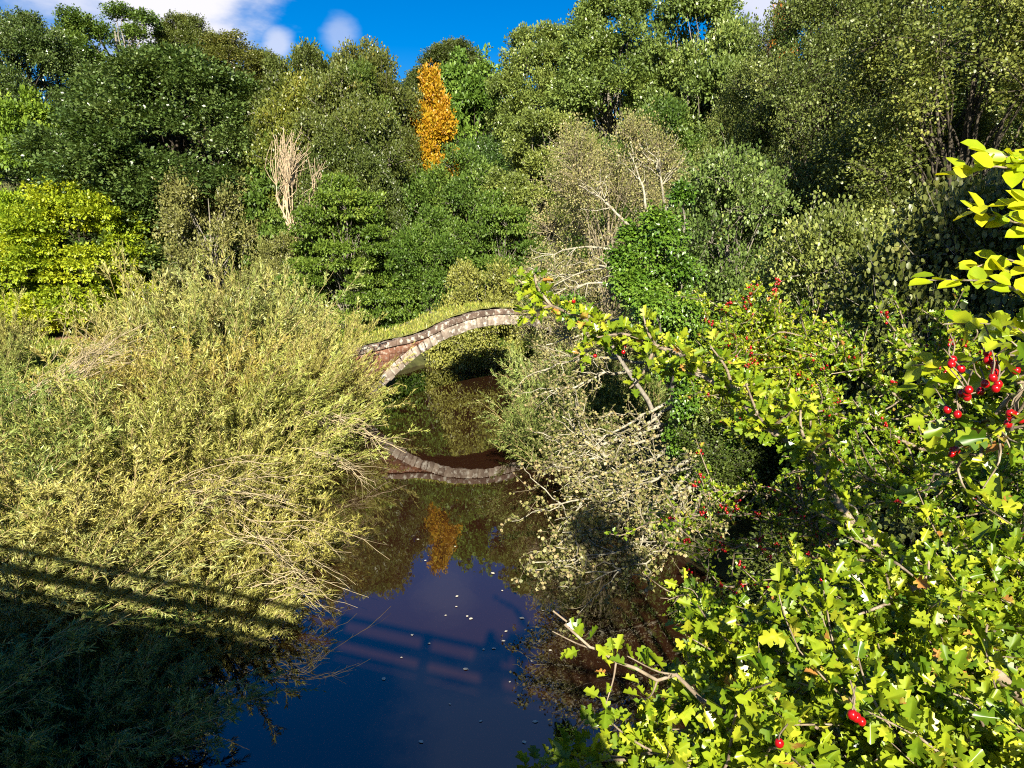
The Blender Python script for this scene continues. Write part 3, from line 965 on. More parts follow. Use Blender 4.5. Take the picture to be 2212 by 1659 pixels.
make_willow('w1', 51, 1.8, 3.2, 110, 15, 22, .155)
make_willow('w2', 52, 1.8, 3.2, 115, 15, 22, .15, spread=.8)
make_willow('w3', 53, 1.8, 2.6, 100, 15, 22, .145, spread=1.0)
make_willow('s1', 54, 1.8, 3.0, 110, 14, 24, .16, spread=.9, gmat='silver')

WL = 'osier willows along the left bank'
willows = [
    # key, x, y, height, radius, tint, tilt (degrees towards the water), label
    ('w1', -12.2, 28.0, 4.5, 2.8, (1.0, .98, .95), 0, 'tall straw-green willow at the back of the thicket below the sallow bush'),
    ('s1', -10.4, 26.4, 4.6, 2.5, (1.05, .98, .8), 0, 'tallest pale willow with feathery upright shoots in the middle of the thicket'),
    ('w1', -9.8, 29.6, 4.2, 2.4, (.92, .98, .85), 0, 'olive willow in front of the bright green hazel'),
    ('w3', -8.2, 31.4, 3.7, 2.2, (1.0, 1.0, .85), 0, 'willow with upright shoots left of the bridge'),
    ('w1', -13.6, 30.5, 3.6, 1.9, (1.1, 1.1, 1.0), 0, 'willow at the right of the lime coloured tree beside the path'),
    ('w2', -11.0, 32.0, 4.3, 2.8, (.8, .92, .9), 0, 'willow behind the tallest pale one'),
    ('w3', -7.9, 25.6, 3.3, 1.7, (1.0, .92, .75), 0, 'brownish willow in front of the left end of the bridge'),
    ('w3', -9.4, 22.4, 3.3, 2.4, (1.0, .88, .65), 0, 'golden willow in the middle of the left bank'),
    ('w1', -12.4, 23.0, 2.5, 2.2, (1.1, .97, .8), 0, 'straw coloured willow around the leaning pale stems'),
    ('w3', -15.4, 23.2, 1.5, 2.0, (.8, .98, .7), 0, 'low willow in front of the grassy clearing'),
    ('w1', -7.7, 20.0, 2.9, 2.1, (.85, .92, .65), 0, 'olive willow above the bare twig tangle'),
    ('w2', -7.0, 25.0, 3.9, 1.6, (.98, .95, .8), 38, 'pale willow leaning out in front of the red wall of the bridge'),
    ('w2', -6.9, 21.6, 3.5, 1.7, (.85, .95, .65), 58, 'green willow leaning far out over the water below the left end of the bridge'),
    ('w3', -6.4, 17.0, 2.2, 1.9, (1.0, 1.0, .8), 15, 'willow leaning over the water left of the mirrored wall'),
    ('w1', -8.8, 16.8, 2.6, 2.2, (.95, 1.0, .8), 0, 'willow with green shoots left of the water edge'),
    ('s1', -11.2, 17.0, 2.3, 2.2, (.85, .9, .7), 0, 'greener willow on the left bank with silvery tips'),
    ('s1', -14.2, 18.5, 2.1, 2.1, (.7, .86, .65), 0, 'silver-green willow below the grassy clearing at the left'),
    ('w3', -5.2, 13.9, 1.7, 1.8, (1.05, 1.0, .8), 12, 'sunlit willow reaching furthest over the water'),
    ('w2', -7.7, 13.0, 2.0, 2.0, (1.05, 1.0, .85), 0, 'bright willow just beyond the shadow of the footbridge'),
    ('s1', -10.2, 12.6, 2.2, 2.0, (.95, .98, .8), 0, 'willow with long silvery leaves at the left edge beyond the shadow'),
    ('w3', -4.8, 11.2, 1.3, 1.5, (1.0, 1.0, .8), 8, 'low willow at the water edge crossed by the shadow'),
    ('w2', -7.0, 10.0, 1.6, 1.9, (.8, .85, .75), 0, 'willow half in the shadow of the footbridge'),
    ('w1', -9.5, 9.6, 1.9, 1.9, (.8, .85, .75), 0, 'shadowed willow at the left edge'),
    ('s1', -5.2, 8.2, 1.2, 1.5, (.75, .85, .6), 0, 'shaded willow with twigs hanging into the blue reflection'),  # tint here and just below darkened to deepen the footbridge shade
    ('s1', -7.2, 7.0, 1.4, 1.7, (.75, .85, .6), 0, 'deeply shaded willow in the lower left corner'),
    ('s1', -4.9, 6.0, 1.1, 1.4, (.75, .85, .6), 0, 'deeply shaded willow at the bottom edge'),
    ('w1', -20.6, 30.5, 3.2, 1.6, (1.05, 1.05, .95), 0, 'willow with tall pale shoots at the left edge by the path'),
    ('s1', -17.6, 25.5, 2.5, 1.2, (1.0, .98, .8), 0, 'willow at the left edge in front of the path'),
    ('w1', -12.4, 26.0, 1.7, 1.6, (1.1, .95, .75), 0, 'straw coloured willow on the right side of the grassy clearing'),
]
for i_, (k, x, y, h, r, tint, tilt, lab) in enumerate(willows):
    p = PROTO[k]
    rr = np.random.default_rng(500 + i_)
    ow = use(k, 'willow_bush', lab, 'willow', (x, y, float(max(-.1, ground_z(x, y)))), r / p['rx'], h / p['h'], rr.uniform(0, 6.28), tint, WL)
    if tilt:
        ow.rotation_euler = (Matrix.Rotation(math.radians(tilt), 4, 'Y') @ Matrix.Rotation(rr.uniform(0, 6.28), 4, 'Z')).to_euler()
# right bank willows
for i_, (x, y, h, r, tint, lab) in enumerate([
        (1.9, 24.3, 3.3, 2.1, (.85, .92, .75), 'silvery willow overhanging the water below the right end of the bridge'),
        (2.6, 28.0, 3.7, 1.7, (.75, .82, .65), 'grey-green willow covering the right end of the bridge'),
        (1.4, 20.6, 2.1, 1.6, (.9, .95, .8), 'silvery willow over the water below the ivy covered trunk'),
        (3.6, 21.6, 3.2, 1.8, (.7, .78, .6), 'grey-green willow behind the ivy covered trunk')]):
    p = PROTO['s1']
    use('s1', 'willow_bush', lab, 'willow', (x, y, .1), r / p['rx'], h / p['h'], 1.3 * i_, tint, 'silvery willows of the right bank')

# bundles of bare leaning stems in the willow thicket


def bare_bundle(label, p0, p1, n, spread, seed, r=.013, sag=.15, forks=3):
    rng = np.random.default_rng(seed)
    p0, p1 = np.array(p0), np.array(p1)
    L = np.linalg.norm(p1 - p0)
    P = []
    for k in range(n):
        a = p0 + (p1 - p0) * rng.uniform(-.2, .35) + rng.normal(scale=spread * .9, size=3) * [1, 1, .5]
        b = p0 + (p1 - p0) * rng.uniform(.6, 1.1) + rng.normal(scale=spread * 1.3, size=3) * [1, 1, .7]
        mid = (a + b) / 2 + np.array([0, 0, sag * L * rng.uniform(.6, 1.2)])
        P.append(smooth_line([a, mid, b], 10) + rng.normal(scale=.03 * L / 2, size=(10, 3)))
    P = np.array(P)
    v, f = tubes(P - p0, np.linspace(r, r * .35, 10)[None] * rng.uniform(.6, 1.3, (n, 1)), 4)
    Q = []
    for p in P:
        for _ in range(forks):
            i = rng.integers(4, 8)
            d = (p[i + 1] - p[i]) / np.linalg.norm(p[i + 1] - p[i])
            e = p[i] + (d * .8 + rng.normal(scale=.35, size=3)) * L * .22
            Q.append(smooth_line([p[i], (p[i] + e) / 2 + rng.normal(scale=.03, size=3) * L / 2, e], 5))
    Q = np.array(Q)
    v2, f2 = tubes(Q - p0, np.broadcast_to(np.linspace(r * .5, r * .2, 5), Q.shape[:2]), 3)
    o = thing('bare_willow_stems', label, 'stems', tuple(p0))
    put('stem_bundle', mesh('stem_bundle', v, f, M['straw_stem'], smooth=True), o)
    put('side_twigs', mesh('side_twigs', v2, f2, M['straw_stem'], smooth=True), o)


bare_bundle('pale bare willow stems all leaning to the right below the path', (-12.4, 19.6, 1.9), (-10.0, 20.4, 3.7), 34, .35, 61, r=.014, sag=.06)
bare_bundle('tangle of bare silvery twigs above the water at the middle of the left bank', (-6.6, 14.6, 1.2), (-4.2, 14.2, 1.1), 30, .45, 62, r=.010, sag=.12)
bare_bundle('bare pale branch reaching over the mirrored red wall', (-6.4, 21.6, 1.5), (-3.4, 20.6, .7), 6, .22, 63, r=.022, sag=.05, forks=9)
bare_bundle('reddish bare twigs over the water at the edge of the shadow', (-4.2, 11.6, .6), (-2.9, 11.6, .45), 11, .25, 64, r=.008, sag=.2, forks=3)
bare_bundle('bare twigs drooping at the waterline below the sunlit willow', (-4.6, 12.6, 1.1), (-3.0, 12.6, .3), 14, .3, 65, r=.008, sag=.15, forks=3)
bare_bundle('forked pale twigs pointing at the water left of the mirrored bridge', (-5.0, 18.0, 1.2), (-3.1, 17.6, .6), 6, .22, 66, r=.012, sag=.05, forks=7)

# ------------------------------------------------------------------ ivy covered trunk and lichened branches over the water
ivx = pt(1470, 800, 15.5)
ivy_z = float(ground_z(ivx[0], 15.5))
rng = np.random.default_rng(71)
ivy = thing('ivy_clad_tree', 'tree trunk wrapped in glossy bright green ivy beside the river', 'tree', (ivx[0], 15.5, ivy_z))
htop = 8.2 - ivy_z
C, BR = [], []
for (px, py, rp) in ((1440, 520, 60), (1400, 570, 65), (1470, 600, 60), (1360, 600, 45), (1400, 650, 55), (1480, 680, 60), (1520, 740, 45), (1500, 790, 50), (1440, 720, 45),
                     (1490, 860, 50), (1470, 930, 45), (1500, 980, 40), (1530, 850, 40), (1460, 790, 40), (1345, 560, 30), (1550, 900, 40), (1420, 480, 30)):
    c = pt(px, py, 15.5 + rng.uniform(-.5, .3))
    C.append(c - np.array(ivy.location))
    r = rp / F_PX * 15.5
    BR.append((r, r * .8, r))
C, BR = np.array(C), np.array(BR) * .74
ex = rng.integers(0, len(C), 16)
C = np.vstack([C, C[ex] + rng.normal(scale=.55, size=(16, 3))])
BR = np.vstack([BR, BR[ex] * rng.uniform(.4, .7, (16, 1))])
(V, Fq, t), tp, td = spray(rng, C, BR, 90, 13, 'ivy', .066, .30, .7, .2, 0, np.array([.2, .5, 3.0]), .5)
put('ivy', mesh('ivy', V, Fq, G['ivy'], t), ivy)
tv, tf, _ = limbs_to(rng, np.array([.5, .5, -.4]), np.array([-.2, .35, htop - 3.6]), C, .2)
put('trunk', mesh('trunk', tv, tf, M['grey_bark'], smooth=True), ivy)


def branch_fan(name, label, lines, seed, r0, leafkind, size, gmat, bark, sub=7, sublen=.9, nl=6, droop=.0, cat='branches', base=None, twigmul=3):
    """pale limbs given by point lists, each with side branches, twigs and sparse leaves"""
    rng = np.random.default_rng(seed)
    P = np.array([smooth_line(q, 14) for q in lines])
    P[:, 1:-1] += rng.normal(scale=.025, size=P[:, 1:-1].shape)
    base = P[0, 0] if base is None else np.array(base)
    rad = np.linspace(1, .25, 14)[None] * r0 * rng.uniform(.7, 1.15, (len(P), 1))
    vs, fs = [], []

    def addt(a):
        vs.append(a[0])
        fs.append(a[1] + sum(len(x) for x in vs[:-1]))
    addt(tubes(P - base, rad, 6))
    S2 = []
    for p in P:
        for _ in range(sub):
            i = rng.integers(3, 13)
            d = nrm(p[min(i + 1, 13)] - p[i - 1])
            e = nrm(d * .9 + rng.normal(scale=.55, size=3) + np.array([0, 0, -droop])) * sublen * rng.uniform(.5, 1.1)
            mid = p[i] + e * .5 + rng.normal(scale=.09, size=3) * sublen
            S2.append(smooth_line([p[i], mid, p[i] + e], 8))
    S2 = np.array(S2)
    S2[:, 1:] += rng.normal(scale=.018 * sublen, size=S2[:, 1:].shape)
    addt(tubes(S2 - base, np.broadcast_to(np.linspace(r0 * .3, r0 * .12, 8), S2.shape[:2]), 4))
    S3 = []
    for p in S2:
        for _ in range(twigmul):
            i = rng.integers(2, 8)
            d = nrm(p[i] - p[i - 1])
            e = nrm(d * .7 + rng.normal(scale=.6, size=3)) * sublen * rng.uniform(.25, .55)
            S3.append(smooth_line([p[i], p[i] + e * .5 + rng.normal(scale=.06, size=3) * sublen, p[i] + e], 6))
    S3 = np.array(S3)
    o = thing(name, label, cat, tuple(base))
    put('twigs', mesh('twigs', *tubes(S3 - base, np.broadcast_to(np.linspace(r0 * .13, r0 * .07, 6), S3.shape[:2]), 3), M['twig_bark'], smooth=True), o)
    put('limbs', mesh('limbs', np.vstack(vs), np.vstack(fs), M[bark], smooth=True), o)
    if nl:
        n3 = len(S3)
        k = rng.integers(1, 6, (n3, nl))
        pos = S3[np.arange(n3)[:, None], k] + rng.normal(scale=.03, size=(n3, nl, 3)) - base
        ax = nrm(rng.normal(size=pos.shape) + np.array([0, 0, -.1]))
        nr = nrm(rng.normal(scale=.5, size=pos.shape) + np.array([0, -.3, .9]))
        L_ = leaves(leafkind, pos.reshape(-1, 3), ax.reshape(-1, 3), nr.reshape(-1, 3), size * rng.uniform(.6, 1.25, n3 * nl), rng.uniform(0, 1, n3 * nl))
        put('leaves', mesh('leaves', L_[0], L_[1], G[gmat], L_[2]), o)
    return o


def PL(*a):
    return [pt(*q) for q in a]


branch_fan('alder_boughs', 'pale lichened alder boughs sweeping low over the water in front of the dark shade', [
    PL((1500, 990, 14.5), (1400, 1040, 13.5), (1290, 1075, 13), (1190, 1090, 12.8)),
    PL((1500, 1010, 14.5), (1420, 1090, 13.2), (1320, 1140, 12.6), (1215, 1150, 12.3)),
    PL((1500, 1030, 14.3), (1440, 1130, 12.8), (1330, 1190, 12.2), (1150, 1215, 12)),
    PL((1500, 1030, 14.3), (1450, 1120, 12.8), (1370, 1180, 12.0), (1240, 1215, 11.8)),
    PL((1520, 1000, 14.3), (1450, 1020, 13.6), (1370, 1060, 13), (1260, 1110, 12.6)),
    PL((1540, 1020, 14.3), (1480, 1060, 13.4), (1410, 1100, 12.8), (1320, 1110, 12.4)),
    PL((1530, 1040, 14.3), (1480, 1130, 12.7), (1400, 1210, 11.8), (1290, 1235, 11.6)),
], 72, .045, 'round', .055, 'lichen', 'pale_bark', sub=15, sublen=.95, nl=16, twigmul=4)
branch_fan('lichened_boughs', 'silvery bare boughs reaching left from the ivy covered trunk over the willows', [
    PL((1450, 880, 16), (1370, 925, 15.5), (1290, 950, 15.2), (1200, 965, 15.2)),
    PL((1440, 915, 16), (1360, 945, 15.4), (1290, 960, 15.2), (1230, 985, 15.2)),
    PL((1440, 940, 16), (1380, 955, 15.4), (1300, 985, 15.0), (1190, 1005, 15.0)),
    PL((1460, 950, 16), (1400, 1000, 15), (1320, 1020, 14.6), (1230, 1030, 14.6)),
    PL((1400, 800, 17), (1320, 805, 16.5), (1250, 830, 16.2), (1170, 850, 16.2)),
    PL((1400, 790, 17), (1330, 775, 16.5), (1240, 780, 16.5), (1170, 800, 16.4)),
    PL((1480, 860, 16), (1400, 890, 15.4), (1330, 930, 15.0), (1270, 960, 15.0)),
    PL((1330, 1000, 15), (1280, 965, 15), (1250, 930, 15.2), (1215, 900, 15.4)),
], 73, .05, 'round', .055, 'lichen', 'pale_bark', sub=10, sublen=1.0, nl=12, twigmul=4)
branch_fan('lichened_boughs', 'long pale bare boughs slanting above the bridge from the ivy covered trunk', [
    PL((1470, 720, 18), (1370, 640, 17.5), (1280, 610, 17.5), (1180, 640, 17.5)),
    PL((1440, 700, 18), (1340, 690, 17.5), (1260, 720, 17.3), (1180, 745, 17.2)),
    PL((1460, 640, 19), (1390, 610, 18.5), (1300, 580, 18.5), (1190, 620, 18.5)),
    PL((1430, 560, 21), (1370, 500, 20.5), (1310, 440, 20.5), (1250, 400, 21)),
    PL((1430, 560, 21), (1400, 480, 20.5), (1390, 410, 20.5), (1360, 330, 21)),
    PL((1440, 560, 21), (1340, 540, 20.5), (1250, 535, 20.5), (1150, 560, 21)),
    PL((1440, 480, 21), (1430, 410, 20.5), (1420, 350, 20.5), (1380, 310, 21)),
    PL((1560, 690, 17), (1590, 700, 16.5), (1650, 690, 16.3), (1700, 690, 16.5)),
], 74, .05, 'round', .055, 'lichen', 'pale_bark', sub=10, sublen=1.1, nl=12, twigmul=3)

# ------------------------------------------------------------------ hawthorns


def rosettes(rng, nodes, dirs, per, size, spreadv=.9):
    """leaf rosettes on short shoots"""
    n = len(nodes)
    ax = nrm(dirs[:, None] * .35 + rng.normal(scale=.75, size=(n, per, 3)) + np.array([0, 0, .25]))
    nr = nrm(rng.normal(scale=.55, size=(n, per, 3)) + np.array([0, -.35, .8]))
    pos = nodes[:, None] + ax * size * .35
    tint = .45 * rng.uniform(0, 1, (n, 1)) + .5 * rng.uniform(0, 1, (n, per)) + (rng.uniform(0, 1, (n, per)) > .97) * .5
    return pos.reshape(-1, 3), ax.reshape(-1, 3), nr.reshape(-1, 3), (size * rng.uniform(.55, 1.2, (n, per))).ravel(), tint.ravel()


def berry_mesh(pos, r, rng, seg=8):
    """little round haws with a dark tip"""
    th = np.arange(seg) / seg * 2 * math.pi
    lat = np.array([-1.25, -.7, 0, .7, 1.2])
    T_ = [(0, 0, -1.02)] + [(math.cos(a) * math.cos(b), math.sin(a) * math.cos(b), math.sin(b) * 1.05) for b in lat for a in th] + [(0, 0, .9)]
    T_ = np.array(T_)
    F3 = [[0, 1 + (i + 1) % seg, 1 + i] for i in range(seg)] + [[len(T_) - 1, 1 + 4 * seg + i, 1 + 4 * seg + (i + 1) % seg] for i in range(seg)]
    F4 = [[1 + k * seg + i, 1 + k * seg + (i + 1) % seg, 1 + (k + 1) * seg + (i + 1) % seg, 1 + (k + 1) * seg + i] for k in range(4) for i in range(seg)]
    n = len(pos)
    V = (np.asarray(pos)[:, None] + T_[None] * (r * rng.uniform(.85, 1.1, n))[:, None, None]).reshape(-1, 3)
    o3 = (np.arange(n)[:, None, None] * len(T_) + np.array(F3)[None]).reshape(-1, 3)
    o4 = (np.arange(n)[:, None, None] * len(T_) + np.array(F4)[None]).reshape(-1, 4)
    return V, [o3, o4]


def hawthorn(label, mains, seed, r0, leaf_size, sub, sublen, step, per, root_at, clusters=(), single_berries=False, nclus=0, clus_r=.006, trunk_r=.05, tint=(1, 1, 1), sub2=0, bare=0.0, group=None, bare_tip=0.0, main_bare=0.0):
    """mains: point lists of main branches; leaf rosettes every `step` metres along everything"""
    rng = np.random.default_rng(seed)
    P = np.array([smooth_line(q, 18) for q in mains])
    P[:, 1:-1] += rng.normal(scale=.006 + .004 * sublen, size=P[:, 1:-1].shape)
    base = np.array(root_at, float)
    vs, fs = [], []

    def addt(a):
        o_ = sum(len(x) for x in vs)
        vs.append(a[0])
        fs.append(a[1] + o_)
    addt(tubes(P - base, np.linspace(1, .28, 18)[None] * r0 * rng.uniform(.85, 1.1, (len(P), 1)), 7))
    tr = np.array([smooth_line([base, base * .5 + p[0] * .5 + np.array([0, 0, .15]), p[0]], 8) for p in P])
    addt(tubes(tr - base, np.broadcast_to(np.linspace(trunk_r, r0, 8), tr.shape[:2]), 7))
    S2 = []
    for p in P:
        for _ in range(sub):
            i = rng.integers(2, 18 - int(14 * bare_tip))
            d = nrm(p[min(i + 1, 17)] - p[i - 1])
            e = nrm(d * .6 + rng.normal(scale=.65, size=3) + np.array([0, 0, .08])) * sublen * rng.uniform(.4, 1.1)
            S2.append(smooth_line([p[i], p[i] + e * .5 + rng.normal(scale=.07, size=3) * sublen, p[i] + e], 8))
    S2 = np.array(S2)
    allb = [P, S2]
    addt(tubes(S2 - base, np.broadcast_to(np.linspace(r0 * .38, r0 * .16, 8), S2.shape[:2]), 5))
    if sub2:
        S3 = []
        for p in S2:
            for _ in range(sub2):
                i = rng.integers(2, 8)
                d = nrm(p[i] - p[i - 1])
                e = nrm(d * .5 + rng.normal(scale=.65, size=3)) * sublen * rng.uniform(.3, .6)
                S3.append(smooth_line([p[i], p[i] + e * .5 + rng.normal(scale=.05, size=3) * sublen, p[i] + e], 8))
        S3 = np.array(S3)
        allb.append(S3)
        addt(tubes(S3 - base, np.broadcast_to(np.linspace(r0 * .2, r0 * .1, 8), S3.shape[:2]), 4))
    nodes, dirs = [], []
    for bi, B in enumerate(allb):
        for p in B:
            seg = np.linalg.norm(np.diff(p, axis=0), axis=1)
            L = seg.sum()
            cum = np.concatenate([[0], np.cumsum(seg)])
            s = np.arange(step * .6, L, step) + rng.uniform(-.3, .3, len(np.arange(step * .6, L, step))) * step
            if bare > 0:
                s = s[rng.uniform(size=len(s)) > bare]
            if bi == 0:
                s = s[rng.uniform(size=len(s)) > main_bare]
                s = s[s < L * (1 - bare_tip)]
            for q in s:
                k = min(max(np.searchsorted(cum, q) - 1, 0), len(p) - 2)
                f = (q - cum[k]) / max(seg[k], 1e-6)
                nodes.append(p[k] + (p[k + 1] - p[k]) * f)
                dirs.append((p[k + 1] - p[k]) / max(seg[k], 1e-6))
    nodes, dirs = np.array(nodes), np.array(dirs)
    pos, ax, nr, sz, tt = rosettes(rng, nodes, dirs, per, leaf_size)
    V, Fq, t = leaves('lobed', pos - base, ax, nr, sz, tt)
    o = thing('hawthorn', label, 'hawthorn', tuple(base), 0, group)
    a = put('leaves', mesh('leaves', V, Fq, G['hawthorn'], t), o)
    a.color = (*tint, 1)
    put('branches', mesh('branches', np.vstack(vs), np.vstack(fs), M['haw_bark'], smooth=True), o)
    if nclus:
        pick = rng.choice(len(nodes), nclus, replace=False)
        ctr = nodes[pick] + np.array([0, -.2, .55]) * leaf_size * rng.uniform(.2, 1.2, (nclus, 1))
        k = rng.integers(3, 8, nclus)
        bp_ = np.concatenate([c + rng.normal(scale=clus_r * 1.7, size=(q, 3)) for c, q in zip(ctr, k)])
        Vb, Fb = berry_mesh(bp_ - base, clus_r, rng, 6)
        tag(put('berries', mesh('berries', Vb, Fb, M['berry'], smooth=True), o), kind='stuff')
    one = stalk = None
    for (px, py, d, n_) in clusters:
        c = pt(px, py, d)
        for j in range(n_):
            off = rng.normal(scale=clus_r * (1.5 if n_ > 3 else 1.05), size=3)
            if one is None:
                Vb, Fb = berry_mesh(np.zeros((1, 3)), clus_r, rng, 14)
                one = mesh('berry', Vb, Fb, M['berry'], smooth=True)
            b = put('berry', one, o, tuple(c + off - base))
            b.rotation_euler = (rng.uniform(-.5, .5), rng.uniform(-.5, .5), rng.uniform(0, 6))
            if stalk is None:
                stalk = mesh('stalk', *tubes(smooth_line([(0, 0, .004), (.002, .003, .014), (-.002, .010, .026)], 5)[None], np.full((1, 5), .0008), 4), M['haw_bark'], smooth=True)
            put('stalk', stalk, b)
    return o


hawthorn('hawthorn with long sunlit branch slanting from the lower right corner to the bridge', [
    PL((2330, 1600, .95), (2080, 1400, 1.05), (1930, 1235, 1.12), (1780, 1040, 1.2), (1565, 830, 1.32), (1400, 745, 1.42), (1190, 660, 1.5)),
], 81, .0100, .0235, 44, .10, .0145, 6, (1.9, 1.5, 1.8), clusters=((1350, 750, 1.42, 2), (1230, 655, 1.48, 2), (1275, 765, 1.45, 1)), clus_r=.0043, trunk_r=.05, sub2=0, main_bare=.4)
hawthorn('hawthorn sprays filling the bottom right corner close to the camera, with added shading boughs out of view', [
    PL((2330, 1640, .9), (2120, 1560, .92), (1940, 1500, .98), (1750, 1440, 1.05), (1500, 1420, 1.12)),
    PL((2330, 1700, .8), (2100, 1620, .8), (1900, 1590, .84), (1650, 1560, .9)),
    PL((2330, 1760, .7), (2050, 1700, .72), (1800, 1680, .76), (1550, 1660, .82), (1380, 1640, .9)),
    PL((2330, 1430, 1.25), (2150, 1350, 1.25), (1990, 1290, 1.3), (1840, 1320, 1.38), (1690, 1370, 1.45)),
    PL((2330, 1500, 1.1), (2180, 1450, 1.1), (2060, 1400, 1.12), (1900, 1420, 1.2), (1760, 1470, 1.25)),
    PL((2330, 1400, 1.2), (2240, 1330, 1.2), (2140, 1270, 1.25), (2020, 1330, 1.3)),
    [(1.9, .6, 5.6), (1.7, .3, 6.1), (1.4, .15, 6.45), (.95, .0, 6.5)],  # from here on: unseen boughs added to cast shade on the hawthorn behind
    [(1.9, .6, 5.6), (1.9, .2, 6.2), (1.9, .0, 6.6), (1.9, -.2, 6.8)],
    [(1.9, .6, 5.6), (1.5, .2, 6.0), (1.2, -.1, 6.35), (.9, -.35, 6.6)],
    [(1.9, .6, 5.6), (2.3, .2, 6.1), (2.5, .0, 6.5), (2.6, -.2, 6.6)],
    [(1.9, .6, 5.6), (1.7, .4, 6.1), (1.6, .1, 6.5), (1.3, -.1, 6.7)],
], 82, .0055, .025, 26, .18, .017, 5, (1.7, 1.0, 1.6), clusters=((1130 + 706, 1545, .62, 2), (1870, 1570, .7, 1), (1690, 1605, .66, 1)), clus_r=.0043, trunk_r=.045, sub2=1)
hawthorn('bare-tipped hawthorn twig pointing over the dark water at the bottom', [
    PL((1760, 1720, .78), (1600, 1575, .82), (1480, 1485, .86), (1300, 1410, .9), (1195, 1320, .92)),
], 83, .0040, .026, 7, .07, .026, 4, (1.2, .9, 1.5), trunk_r=.03, bare=.3, bare_tip=.22)
hawthorn('hawthorn twig with red berries hanging in from the right edge', [
    PL((2360, 780, .72), (2200, 850, .75), (2120, 930, .78), (2060, 1010, .82), (2000, 1060, .86)),
    PL((2360, 700, .72), (2230, 790, .72), (2190, 880, .72), (2160, 930, .74)),
], 84, .004, .026, 9, .08, .03, 4, (1.7, .9, 1.9), clusters=((2105, 850, .74, 5), (2160, 820, .72, 7), (2050, 880, .76, 2), (2190, 905, .72, 5), (2060, 975, .8, 3), (2140, 780, .73, 3), (2055, 800, .75, 3)), clus_r=.0043, trunk_r=.03, bare=.2)
hawthorn('rounded hawthorn laden with red berries behind the long slanting branch', [
    PL((1760, 960, 5.2), (1700, 850, 5.0), (1640, 760, 4.9), (1610, 705, 4.9)),
    PL((1760, 960, 5.2), (1720, 820, 5.0), (1690, 750, 4.9), (1665, 700, 4.9)),
    PL((1760, 960, 5.2), (1660, 850, 4.9), (1600, 790, 4.8), (1545, 770, 4.8)),
    PL((1760, 960, 5.2), (1740, 850, 5.0), (1730, 790, 4.9), (1735, 760, 4.9)),
    PL((1760, 960, 5.2), (1660, 900, 4.9), (1600, 860, 4.8), (1570, 830, 4.8)),
], 85, .013, .031, 50, .30, .030, 5, (2.6, 5.0, 2.0), nclus=130, clus_r=.0078, trunk_r=.07, sub2=1)
hawthorn('spreading hawthorn at the right with scattered red berries', [
    PL((2250, 1080, 3.6), (2080, 960, 3.6), (1960, 870, 3.6), (1840, 790, 3.6), (1745, 730, 3.7)),
    PL((2250, 1080, 3.6), (2120, 940, 3.5), (2040, 830, 3.5), (1960, 740, 3.5)),
    PL((2250, 1080, 3.6), (2060, 1000, 3.5), (1900, 930, 3.5), (1770, 880, 3.6)),
    PL((2250, 1080, 3.6), (2040, 1040, 3.4), (1900, 1020, 3.4), (1780, 1000, 3.5)),
    PL((2250, 1000, 3.6), (2170, 900, 3.4), (2120, 800, 3.4), (2060, 720, 3.4)),
    PL((2300, 1000, 3.4), (2220, 880, 3.3), (2190, 800, 3.3)),
], 86, .013, .031, 40, .30, .027, 5, (3.0, 3.4, 2.0), nclus=60, clus_r=.007, trunk_r=.07, tint=(.9, .95, .9))
hawthorn('low hawthorn with berries over the alder boughs', [
    PL((1820, 1220, 4.6), (1700, 1140, 4.4), (1560, 1110, 4.3), (1400, 1130, 4.3)),
    PL((1820, 1220, 4.6), (1690, 1190, 4.3), (1580, 1180, 4.2), (1510, 1210, 4.2)),
    PL((1820, 1220, 4.6), (1700, 1090, 4.5), (1600, 1060, 4.4), (1520, 1070, 4.4)),
    PL((1840, 1250, 4.4), (1700, 1260, 4.1), (1590, 1260, 4.0), (1490, 1300, 4.0)),
    PL((1850, 1230, 4.4), (1780, 1150, 4.2), (1730, 1100, 4.2)),
], 87, .013, .031, 26, .34, .05, 4, (2.6, 4.6, 1.4), nclus=60, clus_r=.0075, trunk_r=.07, tint=(.85, .9, .9))
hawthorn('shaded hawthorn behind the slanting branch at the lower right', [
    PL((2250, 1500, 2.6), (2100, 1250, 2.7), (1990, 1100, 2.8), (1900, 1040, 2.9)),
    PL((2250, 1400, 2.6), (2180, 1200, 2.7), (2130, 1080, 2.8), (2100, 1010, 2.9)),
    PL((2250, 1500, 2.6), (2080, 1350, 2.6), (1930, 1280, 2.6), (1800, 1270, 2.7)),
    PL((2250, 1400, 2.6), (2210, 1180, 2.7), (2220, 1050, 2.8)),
], 88, .011, .031, 30, .34, .034, 5, (2.4, 2.2, 1.6), nclus=14, clus_r=.006, trunk_r=.06, tint=(.62, .75, .7))  # tint darkens the leaves to add to the cast shade

# lime green oval leaved shoots at the right edge


